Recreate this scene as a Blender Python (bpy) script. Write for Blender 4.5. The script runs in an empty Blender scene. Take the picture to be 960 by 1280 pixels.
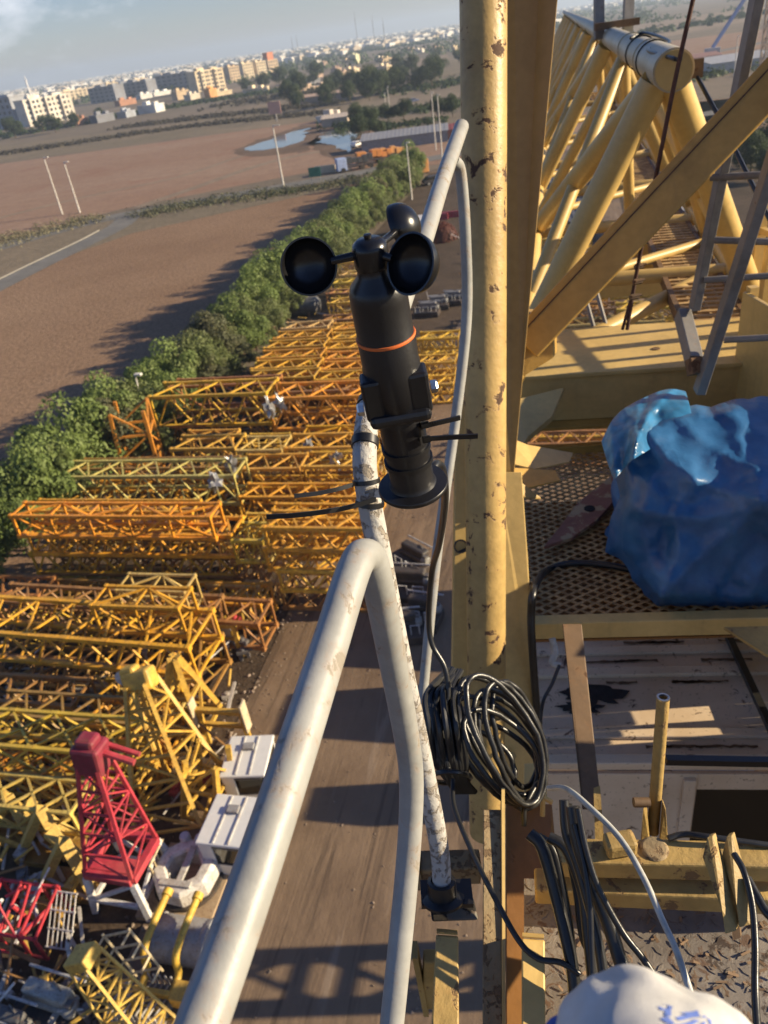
import bpy, math, random
import numpy as np
from mathutils import Vector, Matrix, noise
random.seed(7)
C = bpy.context.scene.collection
rad = math.radians
# ------------------------------------------------------------------ camera frame
F, H = 961.0, 25.0
PITCH, ROLL = rad(31.7), math.atan(.148)
cf = Vector((0, math.cos(PITCH), -math.sin(PITCH)))
cu = Vector((0, math.sin(PITCH), math.cos(PITCH)))
cr = Vector((1, 0, 0))
cc, cs = math.cos(ROLL), math.sin(ROLL)
EYE = Vector((0, 0, H))
def ray(px, py):
    x, y = (px-480)/F, (py-640)/F
    return cf + cr*(x*cc-y*cs) - cu*(x*cs+y*cc)
def P(px, py, d): return EYE + ray(px, py)*d          # pixel at a depth
def G(px, py, z=0.0):                                  # pixel on a level plane
    r = ray(px, py); return EYE + r*((z-H)/r.z)
def proj(p):
    v = Vector(p)-EYE; d = v.dot(cf); a = v.dot(cr)/d; b = v.dot(cu)/d
    return 480+F*(a*cc-b*cs), 640+F*(-a*cs-b*cc), d
YAZ = rad(16)
U = Vector((math.sin(YAZ), math.cos(YAZ), 0)); R = Vector((math.cos(YAZ), -math.sin(YAZ), 0))
def Y(r, u, z=0.0): return R*r + U*u + Vector((0, 0, z))
UP = Vector((0, 0, 1))

# ------------------------------------------------------------------ mesh builder
class MB:
    def __init__(s): s.v = []; s.f = []; s.m = []; s.cur = 0; s.sm = []
    def add(s, vs, fs, smooth=False):
        n = len(s.v); s.v += [Vector(v) for v in vs]
        for f in fs: s.f.append([i+n for i in f]); s.m.append(s.cur); s.sm.append(smooth)
    def hexa(s, a, b):          # two quads (lists of 4), joined
        s.add(list(a)+list(b), [(3,2,1,0),(4,5,6,7),(0,1,5,4),(1,2,6,5),(2,3,7,6),(3,0,4,7)])
    def box(s, c, hx, hy, hz):  # half-axis vectors
        c = Vector(c); hx, hy, hz = Vector(hx), Vector(hy), Vector(hz)
        s.hexa([c-hx-hy-hz, c+hx-hy-hz, c+hx+hy-hz, c-hx+hy-hz], [c-hx-hy+hz, c+hx-hy+hz, c+hx+hy+hz, c-hx+hy+hz])
    def abox(s, x0, y0, z0, x1, y1, z1):
        s.box(((x0+x1)/2, (y0+y1)/2, (z0+z1)/2), ((x1-x0)/2, 0, 0), (0, (y1-y0)/2, 0), (0, 0, (z1-z0)/2))
    def bar(s, a, b, w, h, up=UP):   # rectangular beam, w across, h along up
        a, b = Vector(a), Vector(b); d = (b-a).normalized()
        if abs(d.dot(up)) > .98: up = Vector((0, 1, 0)) if abs(d.y) < .9 else Vector((1, 0, 0))
        x = d.cross(up).normalized()*(w/2); y = x.cross(d).normalized()*(h/2)
        s.hexa([a-x-y, a+x-y, a+x+y, a-x+y], [b-x-y, b+x-y, b+x+y, b-x+y])
    def prism(s, poly, vec):
        n = len(poly); vec = Vector(vec); poly = [Vector(p) for p in poly]
        s.add(poly+[p+vec for p in poly], [list(range(n))[::-1], list(range(n, 2*n))]+[(i, (i+1) % n, n+(i+1) % n, n+i) for i in range(n)])
    def tube(s, pts, r, seg=12, cap=True, closed=False):
        pts = [Vector(p) for p in pts]; n = len(pts)
        rs = r if isinstance(r, (list, tuple)) else [r]*n
        vs = []; t0 = None; x = None
        for i, p in enumerate(pts):
            if closed: t = (pts[(i+1) % n]-pts[i-1]).normalized()
            else: t = (pts[min(i+1, n-1)]-pts[max(i-1, 0)]).normalized()
            if x is None:
                a = Vector((0, 0, 1)) if abs(t.z) < .9 else Vector((1, 0, 0)); x = t.cross(a).normalized()
            else:
                x = (x - t*x.dot(t)).normalized()
            y = t.cross(x)
            for k in range(seg):
                an = 2*math.pi*k/seg; vs.append(p+(x*math.cos(an)+y*math.sin(an))*rs[i])
        fs = []
        for i in range(n if closed else n-1):
            j = (i+1) % n
            for k in range(seg):
                q = (k+1) % seg; fs.append((i*seg+k, i*seg+q, j*seg+q, j*seg+k))
        s.add(vs, fs, True)
        if cap and not closed:
            s.add(vs[:seg], [list(range(seg))[::-1]]); s.add(vs[-seg:], [list(range(seg))])
    def lathe(s, o, ax, prof, seg=24, smooth=True):   # prof: (radius, along)
        o, ax = Vector(o), Vector(ax).normalized()
        a = Vector((0, 0, 1)) if abs(ax.z) < .9 else Vector((1, 0, 0))
        x = ax.cross(a).normalized(); y = ax.cross(x); vs = []
        for r, t in prof:
            for k in range(seg):
                an = 2*math.pi*k/seg; vs.append(o+ax*t+(x*math.cos(an)+y*math.sin(an))*r)
        fs = [(i*seg+k, i*seg+(k+1) % seg, (i+1)*seg+(k+1) % seg, (i+1)*seg+k) for i in range(len(prof)-1) for k in range(seg)]
        s.add(vs, fs, smooth)
    def ball(s, c, r, seg=16, rings=9, sx=1, sy=1, sz=1):
        prof = [(math.sin(math.pi*i/rings)*r, -math.cos(math.pi*i/rings)*r) for i in range(rings+1)]
        n = len(s.v); s.lathe((0, 0, 0), (0, 0, 1), prof, seg)
        for i in range(n, len(s.v)): v = s.v[i]; s.v[i] = Vector((v.x*sx, v.y*sy, v.z*sz))+Vector(c)
    def build(s, name, mat, parent=None, bevel=0, bseg=2):
        off = Vector((0, 0, 0)); q = parent
        while q is not None: off += q.location; q = q.parent
        me = bpy.data.meshes.new(name)
        me.from_pydata([tuple(v-off) for v in s.v], [], s.f)
        for m in (mat if isinstance(mat, (list, tuple)) else [mat]): me.materials.append(m)
        me.polygons.foreach_set('use_smooth', s.sm); me.polygons.foreach_set('material_index', s.m)
        me.validate(); me.update()
        if any(s.sm): me.set_sharp_from_angle(angle=rad(42))
        o = bpy.data.objects.new(name, me); C.objects.link(o)
        if parent: o.parent = parent
        if bevel:
            b = o.modifiers.new('bevel', 'BEVEL'); b.width = bevel; b.segments = bseg; b.limit_method = 'ANGLE'; b.angle_limit = rad(40)
        return o
def spline(pts, n=8):
    pts = [Vector(p) for p in pts]; out = []
    q = [pts[0]*2-pts[1]]+pts+[pts[-1]*2-pts[-2]]
    for i in range(1, len(q)-2):
        for k in range(n):
            t = k/n; a, b, c, d = q[i-1], q[i], q[i+1], q[i+2]
            out.append(.5*((2*b)+(c-a)*t+(2*a-5*b+4*c-d)*t*t+(3*b-a-3*c+d)*t**3))
    return out+[pts[-1]]
def lerp_list(rs, n):   # radii for a spline with n steps per span
    out = []
    for i in range(len(rs)-1): out += [rs[i]+(rs[i+1]-rs[i])*k/n for k in range(n)]
    return out+[rs[-1]]
def tag(o, label, cat, group=None, kind=None):
    o['label'] = label; o['category'] = cat
    if group: o['group'] = group
    if kind: o['kind'] = kind
    return o
def thing(name, label, cat, loc=(0, 0, 0), group=None):
    o = bpy.data.objects.new(name, None); C.objects.link(o); o.location = loc
    return tag(o, label, cat, group)
def setting(o, kind='structure'): o['kind'] = kind; return o
def copy_tree(o, parent=None):
    c = o.copy(); C.objects.link(c); c.parent = parent
    for ch in list(o.children): copy_tree(ch, c)
    return c
ORD = 'first second third fourth fifth sixth seventh eighth ninth tenth eleventh twelfth thirteenth fourteenth fifteenth sixteenth seventeenth eighteenth nineteenth twentieth'.split()
ORD += ['twenty-'+w for w in ORD[:9]]+['thirtieth']+['thirty-'+w for w in ORD[:9]]+['fortieth']+['forty-'+w for w in ORD[:9]]+['fiftieth']+['fifty-'+w for w in ORD[:9]]

# ------------------------------------------------------------------ materials
class N:
    def __init__(s, name):
        s.m = bpy.data.materials.new(name); s.m.use_nodes = True; s.t = s.m.node_tree; s.t.nodes.clear()
        s.out = s.n('ShaderNodeOutputMaterial'); s.b = s.n('ShaderNodeBsdfPrincipled'); s.l(s.b.outputs[0], s.out.inputs[0])
        s.tc = s.n('ShaderNodeTexCoord')
    def n(s, t, **k):
        x = s.t.nodes.new(t)
        for a, b in k.items(): setattr(x, a, b)
        return x
    def l(s, a, b): s.t.links.new(a, b)
    def noise(s, scale, detail=4, rough=.6, vec=None, stretch=None, dist=0):
        x = s.n('ShaderNodeTexNoise'); x.inputs['Scale'].default_value = scale; x.inputs['Detail'].default_value = detail; x.inputs['Roughness'].default_value = rough
        x.inputs['Distortion'].default_value = dist
        v = vec or s.tc.outputs['Object']
        if stretch:
            mp = s.n('ShaderNodeMapping'); mp.inputs['Scale'].default_value = stretch; s.l(v, mp.inputs[0]); v = mp.outputs[0]
        s.l(v, x.inputs['Vector']); return x.outputs['Fac']
    def ramp(s, fac, stops):
        x = s.n('ShaderNodeValToRGB'); e = x.color_ramp.elements
        while len(e) < len(stops): e.new(.5)
        for i, (p, c) in enumerate(stops):
            e[i].position = p; e[i].color = (c, c, c, 1) if isinstance(c, (int, float)) else tuple(c)+(1,)
        s.l(fac, x.inputs[0]); return x.outputs[0]
    def mix(s, fac, a, b, mode='MIX'):
        x = s.n('ShaderNodeMix', data_type='RGBA', blend_type=mode)
        for sock, v in ((x.inputs[0], fac), (x.inputs[6], a), (x.inputs[7], b)):
            if hasattr(v, 'links') or hasattr(v, 'is_linked'): s.l(v, sock)
            elif isinstance(v, (int, float)): sock.default_value = v
            else: sock.default_value = tuple(v)+(1,)
        return x.outputs[2]
    def math(s, op, a, b=None):
        x = s.n('ShaderNodeMath', operation=op)
        for sock, v in ((x.inputs[0], a), (x.inputs[1], b)):
            if v is None: continue
            if isinstance(v, (int, float)): sock.default_value = v
            else: s.l(v, sock)
        return x.outputs[0]
    def bump(s, h, strength=.3, dist=.01):
        x = s.n('ShaderNodeBump'); x.inputs['Strength'].default_value = strength; x.inputs['Distance'].default_value = dist
        s.l(h, x.inputs['Height']); s.l(x.outputs[0], s.b.inputs['Normal']); return x
    def set(s, color=None, rough=None, metal=None, spec=None):
        for k, v in (('Base Color', color), ('Roughness', rough), ('Metallic', metal), ('Specular IOR Level', spec)):
            if v is None: continue
            i = s.b.inputs[k]
            if isinstance(v, (int, float)): i.default_value = v
            elif isinstance(v, (tuple, list)): i.default_value = tuple(v)+(1,)
            else: s.l(v, i)
        return s.m
def paint(name, base, rough=.45, dirt=.25, rust=.5, rscale=9, rthr=.62, rcol=(.09, .035, .015), dcol=None, bump=.15, metal=0, bscale=60, stretch=None):
    n = N(name)
    d = n.noise(3.1, 5, .65); f = n.noise(38, 4, .6)
    lo = tuple(c*(1-dirt*1.6) for c in base) if dcol is None else dcol
    col = n.mix(n.ramp(d, [(.32, 0), (.68, 1)]), lo, base)
    col = n.mix(n.math('MULTIPLY', n.ramp(f, [(.4, 0), (.7, 1)]), .22), col, tuple(min(1, c*1.25+.02) for c in base))
    stk = n.ramp(n.noise(1.0, 4, .65, stretch=(26, 26, 1.5)), [(.56, 0), (.72, .42)])
    col = n.mix(n.math('MULTIPLY', stk, n.ramp(n.noise(2.3, 3), [(.42, 0), (.6, 1)])), col, tuple(.45*q+.02 for q in base))
    if rust:
        r = n.noise(rscale, 6, .68, dist=.4, stretch=stretch); mk = n.ramp(r, [(rthr, 0), (rthr+.035, 1)])
        mk2 = n.ramp(r, [(rthr-.06, 0), (rthr+.02, .45)])
        col = n.mix(mk2, col, tuple(.5*c+.5*q for c, q in zip(base, (.3, .13, .04))))
        col = n.mix(n.math('MULTIPLY', mk, rust), col, rcol)
        rg = n.math('ADD', n.math('MULTIPLY', mk, .4), rough)
        n.bump(n.math('SUBTRACT', n.noise(bscale, 4), n.math('MULTIPLY', mk, .8)), bump, .004)
        return n.set(col, rg, metal)
    n.bump(n.noise(bscale, 4), bump, .004)
    return n.set(col, rough, metal)
def simple(name, c, rough=.5, metal=0, var=.2, scale=8, bump=0, bscale=80, spec=None):
    n = N(name); k = n.noise(scale, 4)
    col = n.mix(n.ramp(k, [(.3, 0), (.7, 1)]), tuple(x*(1-var) for x in c), tuple(min(1, x*(1+var)) for x in c))
    if bump: n.bump(n.noise(bscale, 4), bump, .004)
    return n.set(col, rough, metal, spec)
def obj_paint(name, rust=.5, rough=.5, scale=1.4):   # colour from the object
    n = N(name); oi = n.n('ShaderNodeObjectInfo')
    k = n.noise(scale, 6, .7); k2 = n.noise(scale*5, 4)
    dk = n.mix(1, oi.outputs['Color'], (.50, .42, .34), 'MULTIPLY')
    col = n.mix(n.ramp(k, [(.34, .35), (.60, 1)]), dk, oi.outputs['Color'])
    col = n.mix(n.math('MULTIPLY', n.ramp(k2, [(.55, 0), (.66, 1)]), rust), col, (.12, .05, .025))
    col = n.mix(n.math('MULTIPLY', n.ramp(n.noise(.6, 3), [(.5, 0), (.66, 1)]), rust*.4), col, (.21, .14, .085))
    return n.set(col, rough)
M = {}
M['column'] = paint('yellow_column_paint', (.50, .335, .115), .45, .3, .95, 15, .585, (.05, .022, .014), bump=.35)
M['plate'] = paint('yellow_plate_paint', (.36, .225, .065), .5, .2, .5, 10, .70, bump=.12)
M['jib'] = paint('jib_yellow_paint', (.56, .38, .125), .42, .14, .4, 6, .74, bump=.08)
M['chordtop'] = paint('worn_silver_yellow', (.45, .42, .33), .42, .25, .4, 12, .72, (.22, .14, .07), dcol=(.34, .27, .13))
M['orange'] = paint('orange_strut_paint', (.48, .285, .06), .5, .22, .6, 9, .70, (.12, .05, .02))
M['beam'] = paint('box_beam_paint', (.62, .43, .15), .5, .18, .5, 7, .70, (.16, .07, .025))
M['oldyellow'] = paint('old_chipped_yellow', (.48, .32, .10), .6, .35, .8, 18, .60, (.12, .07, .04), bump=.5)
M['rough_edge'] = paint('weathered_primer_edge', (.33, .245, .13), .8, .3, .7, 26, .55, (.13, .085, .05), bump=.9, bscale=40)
M['rail'] = paint('grey_rail_paint', (.335, .335, .315), .45, .22, .7, 24, .605, (.20, .18, .14), bump=.15, stretch=(1, 1, .6))
M['flaky'] = paint('flaky_white_rail', (.44, .43, .40), .6, .15, .8, 42, .53, (.235, .205, .16), bump=.9, bscale=50)
M['galv'] = paint('galvanised_grey', (.235, .22, .20), .5, .3, .5, 20, .66, (.13, .085, .055), metal=.15)
M['brown'] = paint('brown_post_paint', (.17, .10, .045), .6, .3, .7, 12, .58, (.06, .03, .018))
M['black'] = simple('black_plastic', (.010, .010, .0115), .33, 0, .3, 30, .06, 220)
M['cup'] = simple('black_cup_plastic', (.008, .008, .009), .26, 0, .2, 20, .03, 300)
M['rubber'] = simple('black_cable_rubber', (.018, .018, .018), .33, 0, .3, 25, .1, 150)
M['tie'] = simple('cable_tie_nylon', (.009, .009, .010), .35, 0, .3, 25)
M['ring'] = simple('orange_rubber_ring', (.62, .14, .03), .5)
M['steel'] = simple('bright_bolt_steel', (.5, .5, .5), .3, 1, .2, 40)
M['rope'] = simple('rusty_wire_rope', (.075, .035, .025), .7, .2, .4, 60, .6, 300)
M['hose_white'] = simple('grey_white_hose', (.36, .36, .33), .45, 0, .3, 30)
M['rustplate'] = paint('rusted_red_plate', (.34, .14, .09), .7, .3, .8, 9, .5, (.46, .35, .20), bump=.5)
M['shade_orange'] = paint('shaded_orange_paint', (.26, .115, .025), .5, .3, .6, 9, .62, (.09, .04, .02))  # orange darkened so the corner plate's shade is in its colour
M['deckrust'] = None
n = N('grey_checker_plate'); k = n.noise(26, 6, .75, dist=.8); k2 = n.noise(6, 4)
col = n.mix(n.ramp(k2, [(.35, 0), (.65, 1)]), (.16, .135, .11), (.30, .26, .215))
col = n.mix(n.ramp(k, [(.55, 0), (.60, .8)]), col, (.14, .075, .04)); col = n.mix(n.ramp(n.noise(11, 6, .75, dist=1.2), [(.58, 0), (.62, .85)]), col, (.055, .035, .025)); n.bump(k, .6, .004); M['deckrust'] = n.set(col, .6, .25)
n = N('expanded_metal_brown'); M['mesh'] = n.set(n.mix(n.ramp(n.noise(14), [(.4, 0), (.65, 1)]), (.30, .185, .075), (.58, .39, .17)), .65, .2)
n = N('cab_white_paint'); k = n.noise(9, 7, .75, dist=.6); k2 = n.noise(2.2, 4)
col = n.mix(n.ramp(k2, [(.3, 0), (.7, 1)]), (.56, .41, .255), (.74, .59, .42))
col = n.mix(n.ramp(k, [(.60, 0), (.64, .95)]), col, (.075, .035, .022)); col = n.mix(n.ramp(n.noise(60, 3), [(.62, 0), (.7, .6)]), col, (.12, .07, .05))
n.bump(n.noise(30), .15, .004); M['cab'] = n.set(col, .5)
M['soot'] = simple('black_mould_stain', (.02, .016, .014), .9, 0, .5, 30, .8, 60)
n = N('dark_window_glass'); M['glass'] = n.set((.015, .014, .010), .06, 0, .6)
n = N('blue_tarpaulin'); k = n.noise(7, 5, .6); wv = n.noise(1.2, 3)
col = n.mix(n.ramp(k, [(.35, 0), (.7, 1)]), (.014, .085, .215), (.038, .150, .330)); ab = n.math('ABSOLUTE', n.math('SUBTRACT', n.noise(3.6, 2, .5, dist=.6), .5)); ab2 = n.math('ABSOLUTE', n.math('SUBTRACT', n.noise(19, 3, .6, dist=1.5), .5)); n.bump(n.math('ADD', n.math('MULTIPLY', ab, -2), n.math('MULTIPLY', ab2, -.15)), .4, .03)
M['tarp'] = n.set(col, .38, 0, .5); n.b.inputs['Coat Weight'].default_value = .12; n.b.inputs['Coat Roughness'].default_value = .2
n = N('clear_crumpled_film'); n.bump(n.noise(18, 6, .7, dist=1.5), .8, .02); M['film'] = n.set((.33, .33, .33), .25, .4)
# glove: knitted white cloth with blue print
n = N('white_knit_with_blue_print'); mp = n.n('ShaderNodeMapping'); n.l(n.tc.outputs['Object'], mp.inputs[0])
M['yardpaint'] = obj_paint('yard_steel_paint', .55, .48)
M['bldg'] = obj_paint('rendered_wall_paint', .12, .8, .12)
M['yardpaint2'] = obj_paint('machine_paint', .55, .55, 2.5)
M['whitepaint'] = paint('white_cab_paint', (.62, .61, .58), .5, .06, .5, 5, .70, (.2, .13, .09))
SUN_AZ, SUN_EL, SUN_STR, SKY_STR, EXPO, HAZE, FSTOP = 96, 19.5, 5.0, .0435, 1.1, 2.5e-4, 9
CLOUD = (11.5, 11.8, 12.6); SKYTINT = (.88, .97, 1.42)
# ------------------------------------------------------------------ ground and setting
def sheet(name, pts, z, mat, kind='structure'):
    if name in ('puddle', 'mud_margin'):
        rough = []
        for i in range(len(pts)):
            a, b = Vector(pts[i]), Vector(pts[(i+1) % len(pts)])
            for k in range(7): q = a.lerp(b, k/7); rough.append(q+Vector((noise.noise(q*.22), noise.noise(q*.22+Vector((5, 9, 2))), 0))*3.2)
        pts = rough
    mb = MB(); mb.add([Vector((p[0], p[1], z)) for p in pts], [list(range(len(pts)))])
    o = mb.build(name, mat)
    if mb.v and o.data.polygons[0].normal.z < 0: o.data.flip_normals()
    return setting(o, kind)
def gp(*px): return [G(x, y) for x, y in px]
def earth(name, a, b, s1=.05, s2=.6, fine=3.0, bump=.6, dist=.15, third=None, stretch=None):
    n = N(name); k = n.noise(s1, 6, .6, stretch=stretch); k2 = n.noise(s2, 6, .7); k3 = n.noise(fine, 5, .7)
    col = n.mix(n.ramp(k, [(.36, 0), (.64, 1)]), a, b)
    col = n.mix(n.math('MULTIPLY', n.ramp(k2, [(.4, 0), (.65, 1)]), .55), col, tuple(c*.72 for c in a))
    if third: col = n.mix(n.ramp(n.noise(s1*1.7, 5, .7), [(.55, 0), (.66, .8)]), col, third)
    col = n.mix(n.math('MULTIPLY', n.ramp(k3, [(.45, 0), (.7, 1)]), .35), col, tuple(min(1, c*1.6) for c in b))
    n.bump(k3, bump, dist); return n.set(col, .95, 0, .2)
m_ground = earth('dusty_earth', (.13, .105, .075), (.20, .155, .11), .004, .05, .4, .4, .3, (.07, .078, .05))
mb = MB(); S = 9000.0
ts = [-S, -3000, -1000, -300, -100, 0, 100, 300, 1000, 3000, S]
mb.add([(x, y, 0) for y in ts for x in ts], [(j*11+i, j*11+i+1, (j+1)*11+i+1, (j+1)*11+i) for j in range(10) for i in range(10)])
setting(mb.build('ground', m_ground))
# ploughed field: furrow lines + clods
n = N('ploughed_soil'); mp = n.n('ShaderNodeMapping'); mp.inputs['Rotation'].default_value = (0, 0, rad(-38)); n.l(n.tc.outputs['Object'], mp.inputs[0])
fur = n.noise(1.0, 4, .7, mp.outputs[0], (.12, 2.6, 1)); cl = n.noise(2.2, 6, .75); lg = n.noise(.035, 4)
col = n.mix(n.ramp(lg, [(.35, 0), (.65, 1)]), (.215, .130, .078), (.285, .185, .116))
col = n.mix(n.math('MULTIPLY', n.ramp(fur, [(.4, 0), (.62, 1)]), .5), col, (.30, .205, .135))
col = n.mix(n.ramp(cl, [(.42, .5), (.55, 0)]), col, (.10, .062, .04)); n.bump(n.math('ADD', fur, cl), .8, .2); m_plough = n.set(col, .95, 0, .1)
m_red = earth('reddish_soil', (.230, .138, .090), (.265, .178, .124), .03, .25, 1.2, .5, .15, (.20, .10, .062), (.35, 1.0, 1))
m_dry = earth('dry_weed_field', (.14, .115, .075), (.20, .155, .105), .02, .2, .8, .6, .3, (.10, .085, .06))
m_tan = earth('tan_far_field', (.20, .150, .105), (.25, .19, .135), .006, .05, .3, .3, .3)
m_asph = earth('worn_asphalt', (.13, .125, .115), (.18, .17, .155), .1, .5, 4, .3, .02)
n = N('muddy_concrete_lane'); mp = n.n('ShaderNodeMapping'); mp.inputs['Rotation'].default_value = (0, 0, YAZ); n.l(n.tc.outputs['Object'], mp.inputs[0])
tr = n.noise(1.0, 6, .72, mp.outputs[0], (.8, .05, 1), 1.2); k = n.noise(.22, 6, .65); k2 = n.noise(3.5, 5)
col = n.mix(n.ramp(k, [(.3, 0), (.7, 1)]), (.135, .090, .054), (.225, .155, .098))
col = n.mix(n.math('MULTIPLY', n.ramp(tr, [(.39, 1), (.46, 0)]), .72), col, (.085, .058, .038))
col = n.mix(n.math('MULTIPLY', n.ramp(tr, [(.58, 0), (.66, 1)]), .45), col, (.30, .23, .165))
n.bump(n.math('ADD', tr, n.math('MULTIPLY', k2, .5)), .5, .08); m_lane = n.set(col, n.ramp(k, [(.3, .45), (.6, .85)]), 0, .3)
m_yard = earth('oily_yard_dirt', (.050, .034, .022), (.095, .066, .044), .15, .8, 4, .7, .1)
n = N('puddle_water'); n.bump(n.noise(.6, 3), .05, .05); m_water = n.set((.16, .17, .16), .06, 0, .8)
m_mud = earth('wet_mud', (.10, .065, .042), (.16, .105, .07), .08, .4, 1.5, .4, .1)
T0r = -31.0
sheet('ploughed_field', [Y(-30.5, 20), Y(-170, 20)]+gp((0, 358), (140, 293), (175, 281), (300, 258), (440, 231), (505, 219))+[Y(-30, 150)], .03, m_plough)
sheet('reddish_field', gp((-160, 345), (150, 262), (300, 232), (440, 205), (470, 165), (400, 150), (200, 178), (0, 205), (-160, 232)), .03, m_red)
sheet('dry_field', gp((-160, 228), (0, 203), (200, 176), (420, 148), (470, 140), (440, 112), (200, 158), (0, 182), (-160, 205)), .03, m_dry)
sheet('verge_strip', gp((-60, 330), (130, 274), (300, 240), (470, 214), (480, 223), (300, 262), (165, 292), (-60, 372)), .045, m_dry)
def road(name, px, w, z, mat):
    pts = spline([G(*p) for p in px], 6); L, Rr = [], []
    for i, p in enumerate(pts):
        t = (pts[min(i+1, len(pts)-1)]-pts[max(i-1, 0)]); t.z = 0; t.normalize(); nn = Vector((t.y, -t.x, 0))*w/2
        L.append((p-nn).xy.to_3d()+Vector((0, 0, z))); Rr.append((p+nn).xy.to_3d()+Vector((0, 0, z)))
    mb = MB(); k = len(L); mb.add(L+Rr, [(i, k+i, k+i+1, i+1) for i in range(k-1)])
    return setting(mb.build(name, mat))
road('cross_road', [(-160, 356), (60, 292), (150, 270), (300, 243), (440, 218), (530, 200), (700, 172), (960, 130)], 7, .07, m_asph)
road('field_road', [(-160, 440), (-40, 378), (40, 337), (110, 303), (150, 282), (163, 269)], 5, .09, m_asph)
n = N('kerb_concrete'); m_kerb = n.set(n.mix(n.noise(1.5), (.20, .18, .15), (.28, .26, .22)), .9)
def kerb(px, name='kerb', off=2.7):
    pts = spline([G(*p) for p in px], 6); mb = MB()
    for a, b in zip(pts, pts[1:]):
        t = (b-a).normalized(); nn = Vector((t.y, -t.x, 0))*off
        mb.bar(a+nn+UP*.1, b+nn+UP*.1, .28, .2)
    return setting(mb.build(name, m_kerb))
kerb([(-160, 440), (-40, 378), (40, 337), (110, 303), (140, 287)], off=-2.7)
sheet('yard_ground', [Y(-31, 0), Y(-29, 60), Y(-27.5, 165), Y(60, 165), Y(60, -20), Y(-31, -20)], .03, m_yard)
def lane_edge(px, py): v = G(px, py); return v.dot(R)
sheet('yard_lane', [Y(-14.3, -20), Y(-14.3, 36), Y(-11.5, 52), Y(-9.5, 100), Y(-9, 176), Y(7, 176), Y(7, 60), Y(3, 40), Y(3, -20)], .05, m_lane)
sheet('far_yard', gp((440, 214), (560, 205), (760, 190), (960, 150), (960, 118), (640, 150), (430, 178)), .04, m_red)
sheet('mud_margin', gp((288, 190), (318, 177), (350, 166), (380, 156), (402, 160), (398, 178), (380, 190), (340, 194), (305, 196)), .06, m_mud)
sheet('mud_margin', gp((388, 182), (402, 160), (432, 152), (460, 152), (458, 180), (442, 198), (420, 200)), .06, m_mud)
sheet('puddle', gp((302, 186), (318, 181), (345, 172), (372, 163), (388, 160), (380, 168), (382, 174), (360, 183), (335, 187), (312, 189)), .08, m_water)
sheet('puddle', gp((396, 178), (408, 166), (428, 160), (448, 158), (446, 178), (438, 190), (424, 192), (420, 180)), .08, m_water)
def far_strip(name, px, mat, z=.04): return sheet(name, gp(*px), z, mat)
far_strip('tan_field', [(760, 60), (960, 22), (960, 6), (800, 30), (720, 44)], m_tan)
far_strip('tan_field', [(780, 90), (960, 60), (960, 36), (720, 66)], m_red)
far_strip('tan_field', [(870, 128), (960, 118), (960, 200), (880, 180)], m_red)
far_strip('tan_field', [(520, 100), (580, 92), (580, 72), (540, 78)], m_dry)
far_strip('tan_field', [(280, 118), (440, 92), (560, 74), (560, 68), (400, 92), (280, 112)], m_tan)
road('far_road', [(0, 196), (200, 168), (330, 148), (440, 128)], 5, .06, m_dry)
road('far_highway', [(440, 150), (600, 128), (760, 92), (960, 52)], 9, .06, m_asph)
road('far_highway', [(600, 84), (800, 44), (960, 12)], 8, .07, m_asph)

road('dirt_track', [(165, 262), (240, 236), (330, 205), (400, 190), (440, 196)], 3.5, .05, m_tan)
road('dirt_track', [(-60, 288), (90, 250), (220, 222), (300, 196), (330, 190)], 2.2, .05, m_tan)
# ------------------------------------------------------------------ vegetation
def leafmat(name, a, b, c=None):
    n = N(name); oi = n.n('ShaderNodeObjectInfo'); g = n.n('ShaderNodeNewGeometry')
    col = n.mix(g.outputs['Random Per Island'], a, b)
    if c: col = n.mix(n.ramp(n.noise(.45, 3), [(.5, 0), (.68, .8)]), col, c)
    col = n.mix(n.math('MULTIPLY', oi.outputs['Random'], .35), col, tuple(x*.62 for x in a))
    m = n.set(col, .6, 0, .3); n.b.inputs['Subsurface Weight'].default_value = 0
    tr = n.n('ShaderNodeBsdfTranslucent'); n.l(col, tr.inputs[0]); ms = n.n('ShaderNodeMixShader'); ms.inputs[0].default_value = .38
    n.l(n.b.outputs[0], ms.inputs[1]); n.l(tr.outputs[0], ms.inputs[2]); n.l(ms.outputs[0], n.out.inputs[0]); return m
m_leaf = leafmat('bright_leaf', (.125, .175, .045), (.235, .30, .085), (.22, .245, .10))
m_leaf_b = leafmat('olive_leaf', (.115, .145, .045), (.21, .24, .085), (.19, .175, .09))
m_leaf_c = leafmat('dusty_leaf', (.10, .105, .05), (.17, .18, .085), (.15, .115, .06))
m_leaf2 = leafmat('dark_leaf', (.035, .058, .020), (.07, .095, .035))
m_dryleaf = leafmat('dry_scrub', (.20, .175, .10), (.33, .29, .175), (.13, .14, .06))
m_sageleaf = leafmat('sage_scrub', (.12, .125, .065), (.21, .21, .12), (.24, .20, .11))
m_greyleaf = leafmat('grey_scrub', (.075, .065, .045), (.125, .105, .075))
m_bark = simple('bark', (.10, .07, .045), .9)
def leaf(mb, p, s, nrm):
    a = Vector((random.gauss(0, 1), random.gauss(0, 1), random.gauss(0, .8)))
    x = nrm.cross(a)
    if x.length < 1e-3: return
    x.normalize(); y = nrm.cross(x); x *= s; y *= s*.55
    mb.add([p-x, p-y, p+x, p+y], [(0, 1, 2, 3)])
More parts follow.
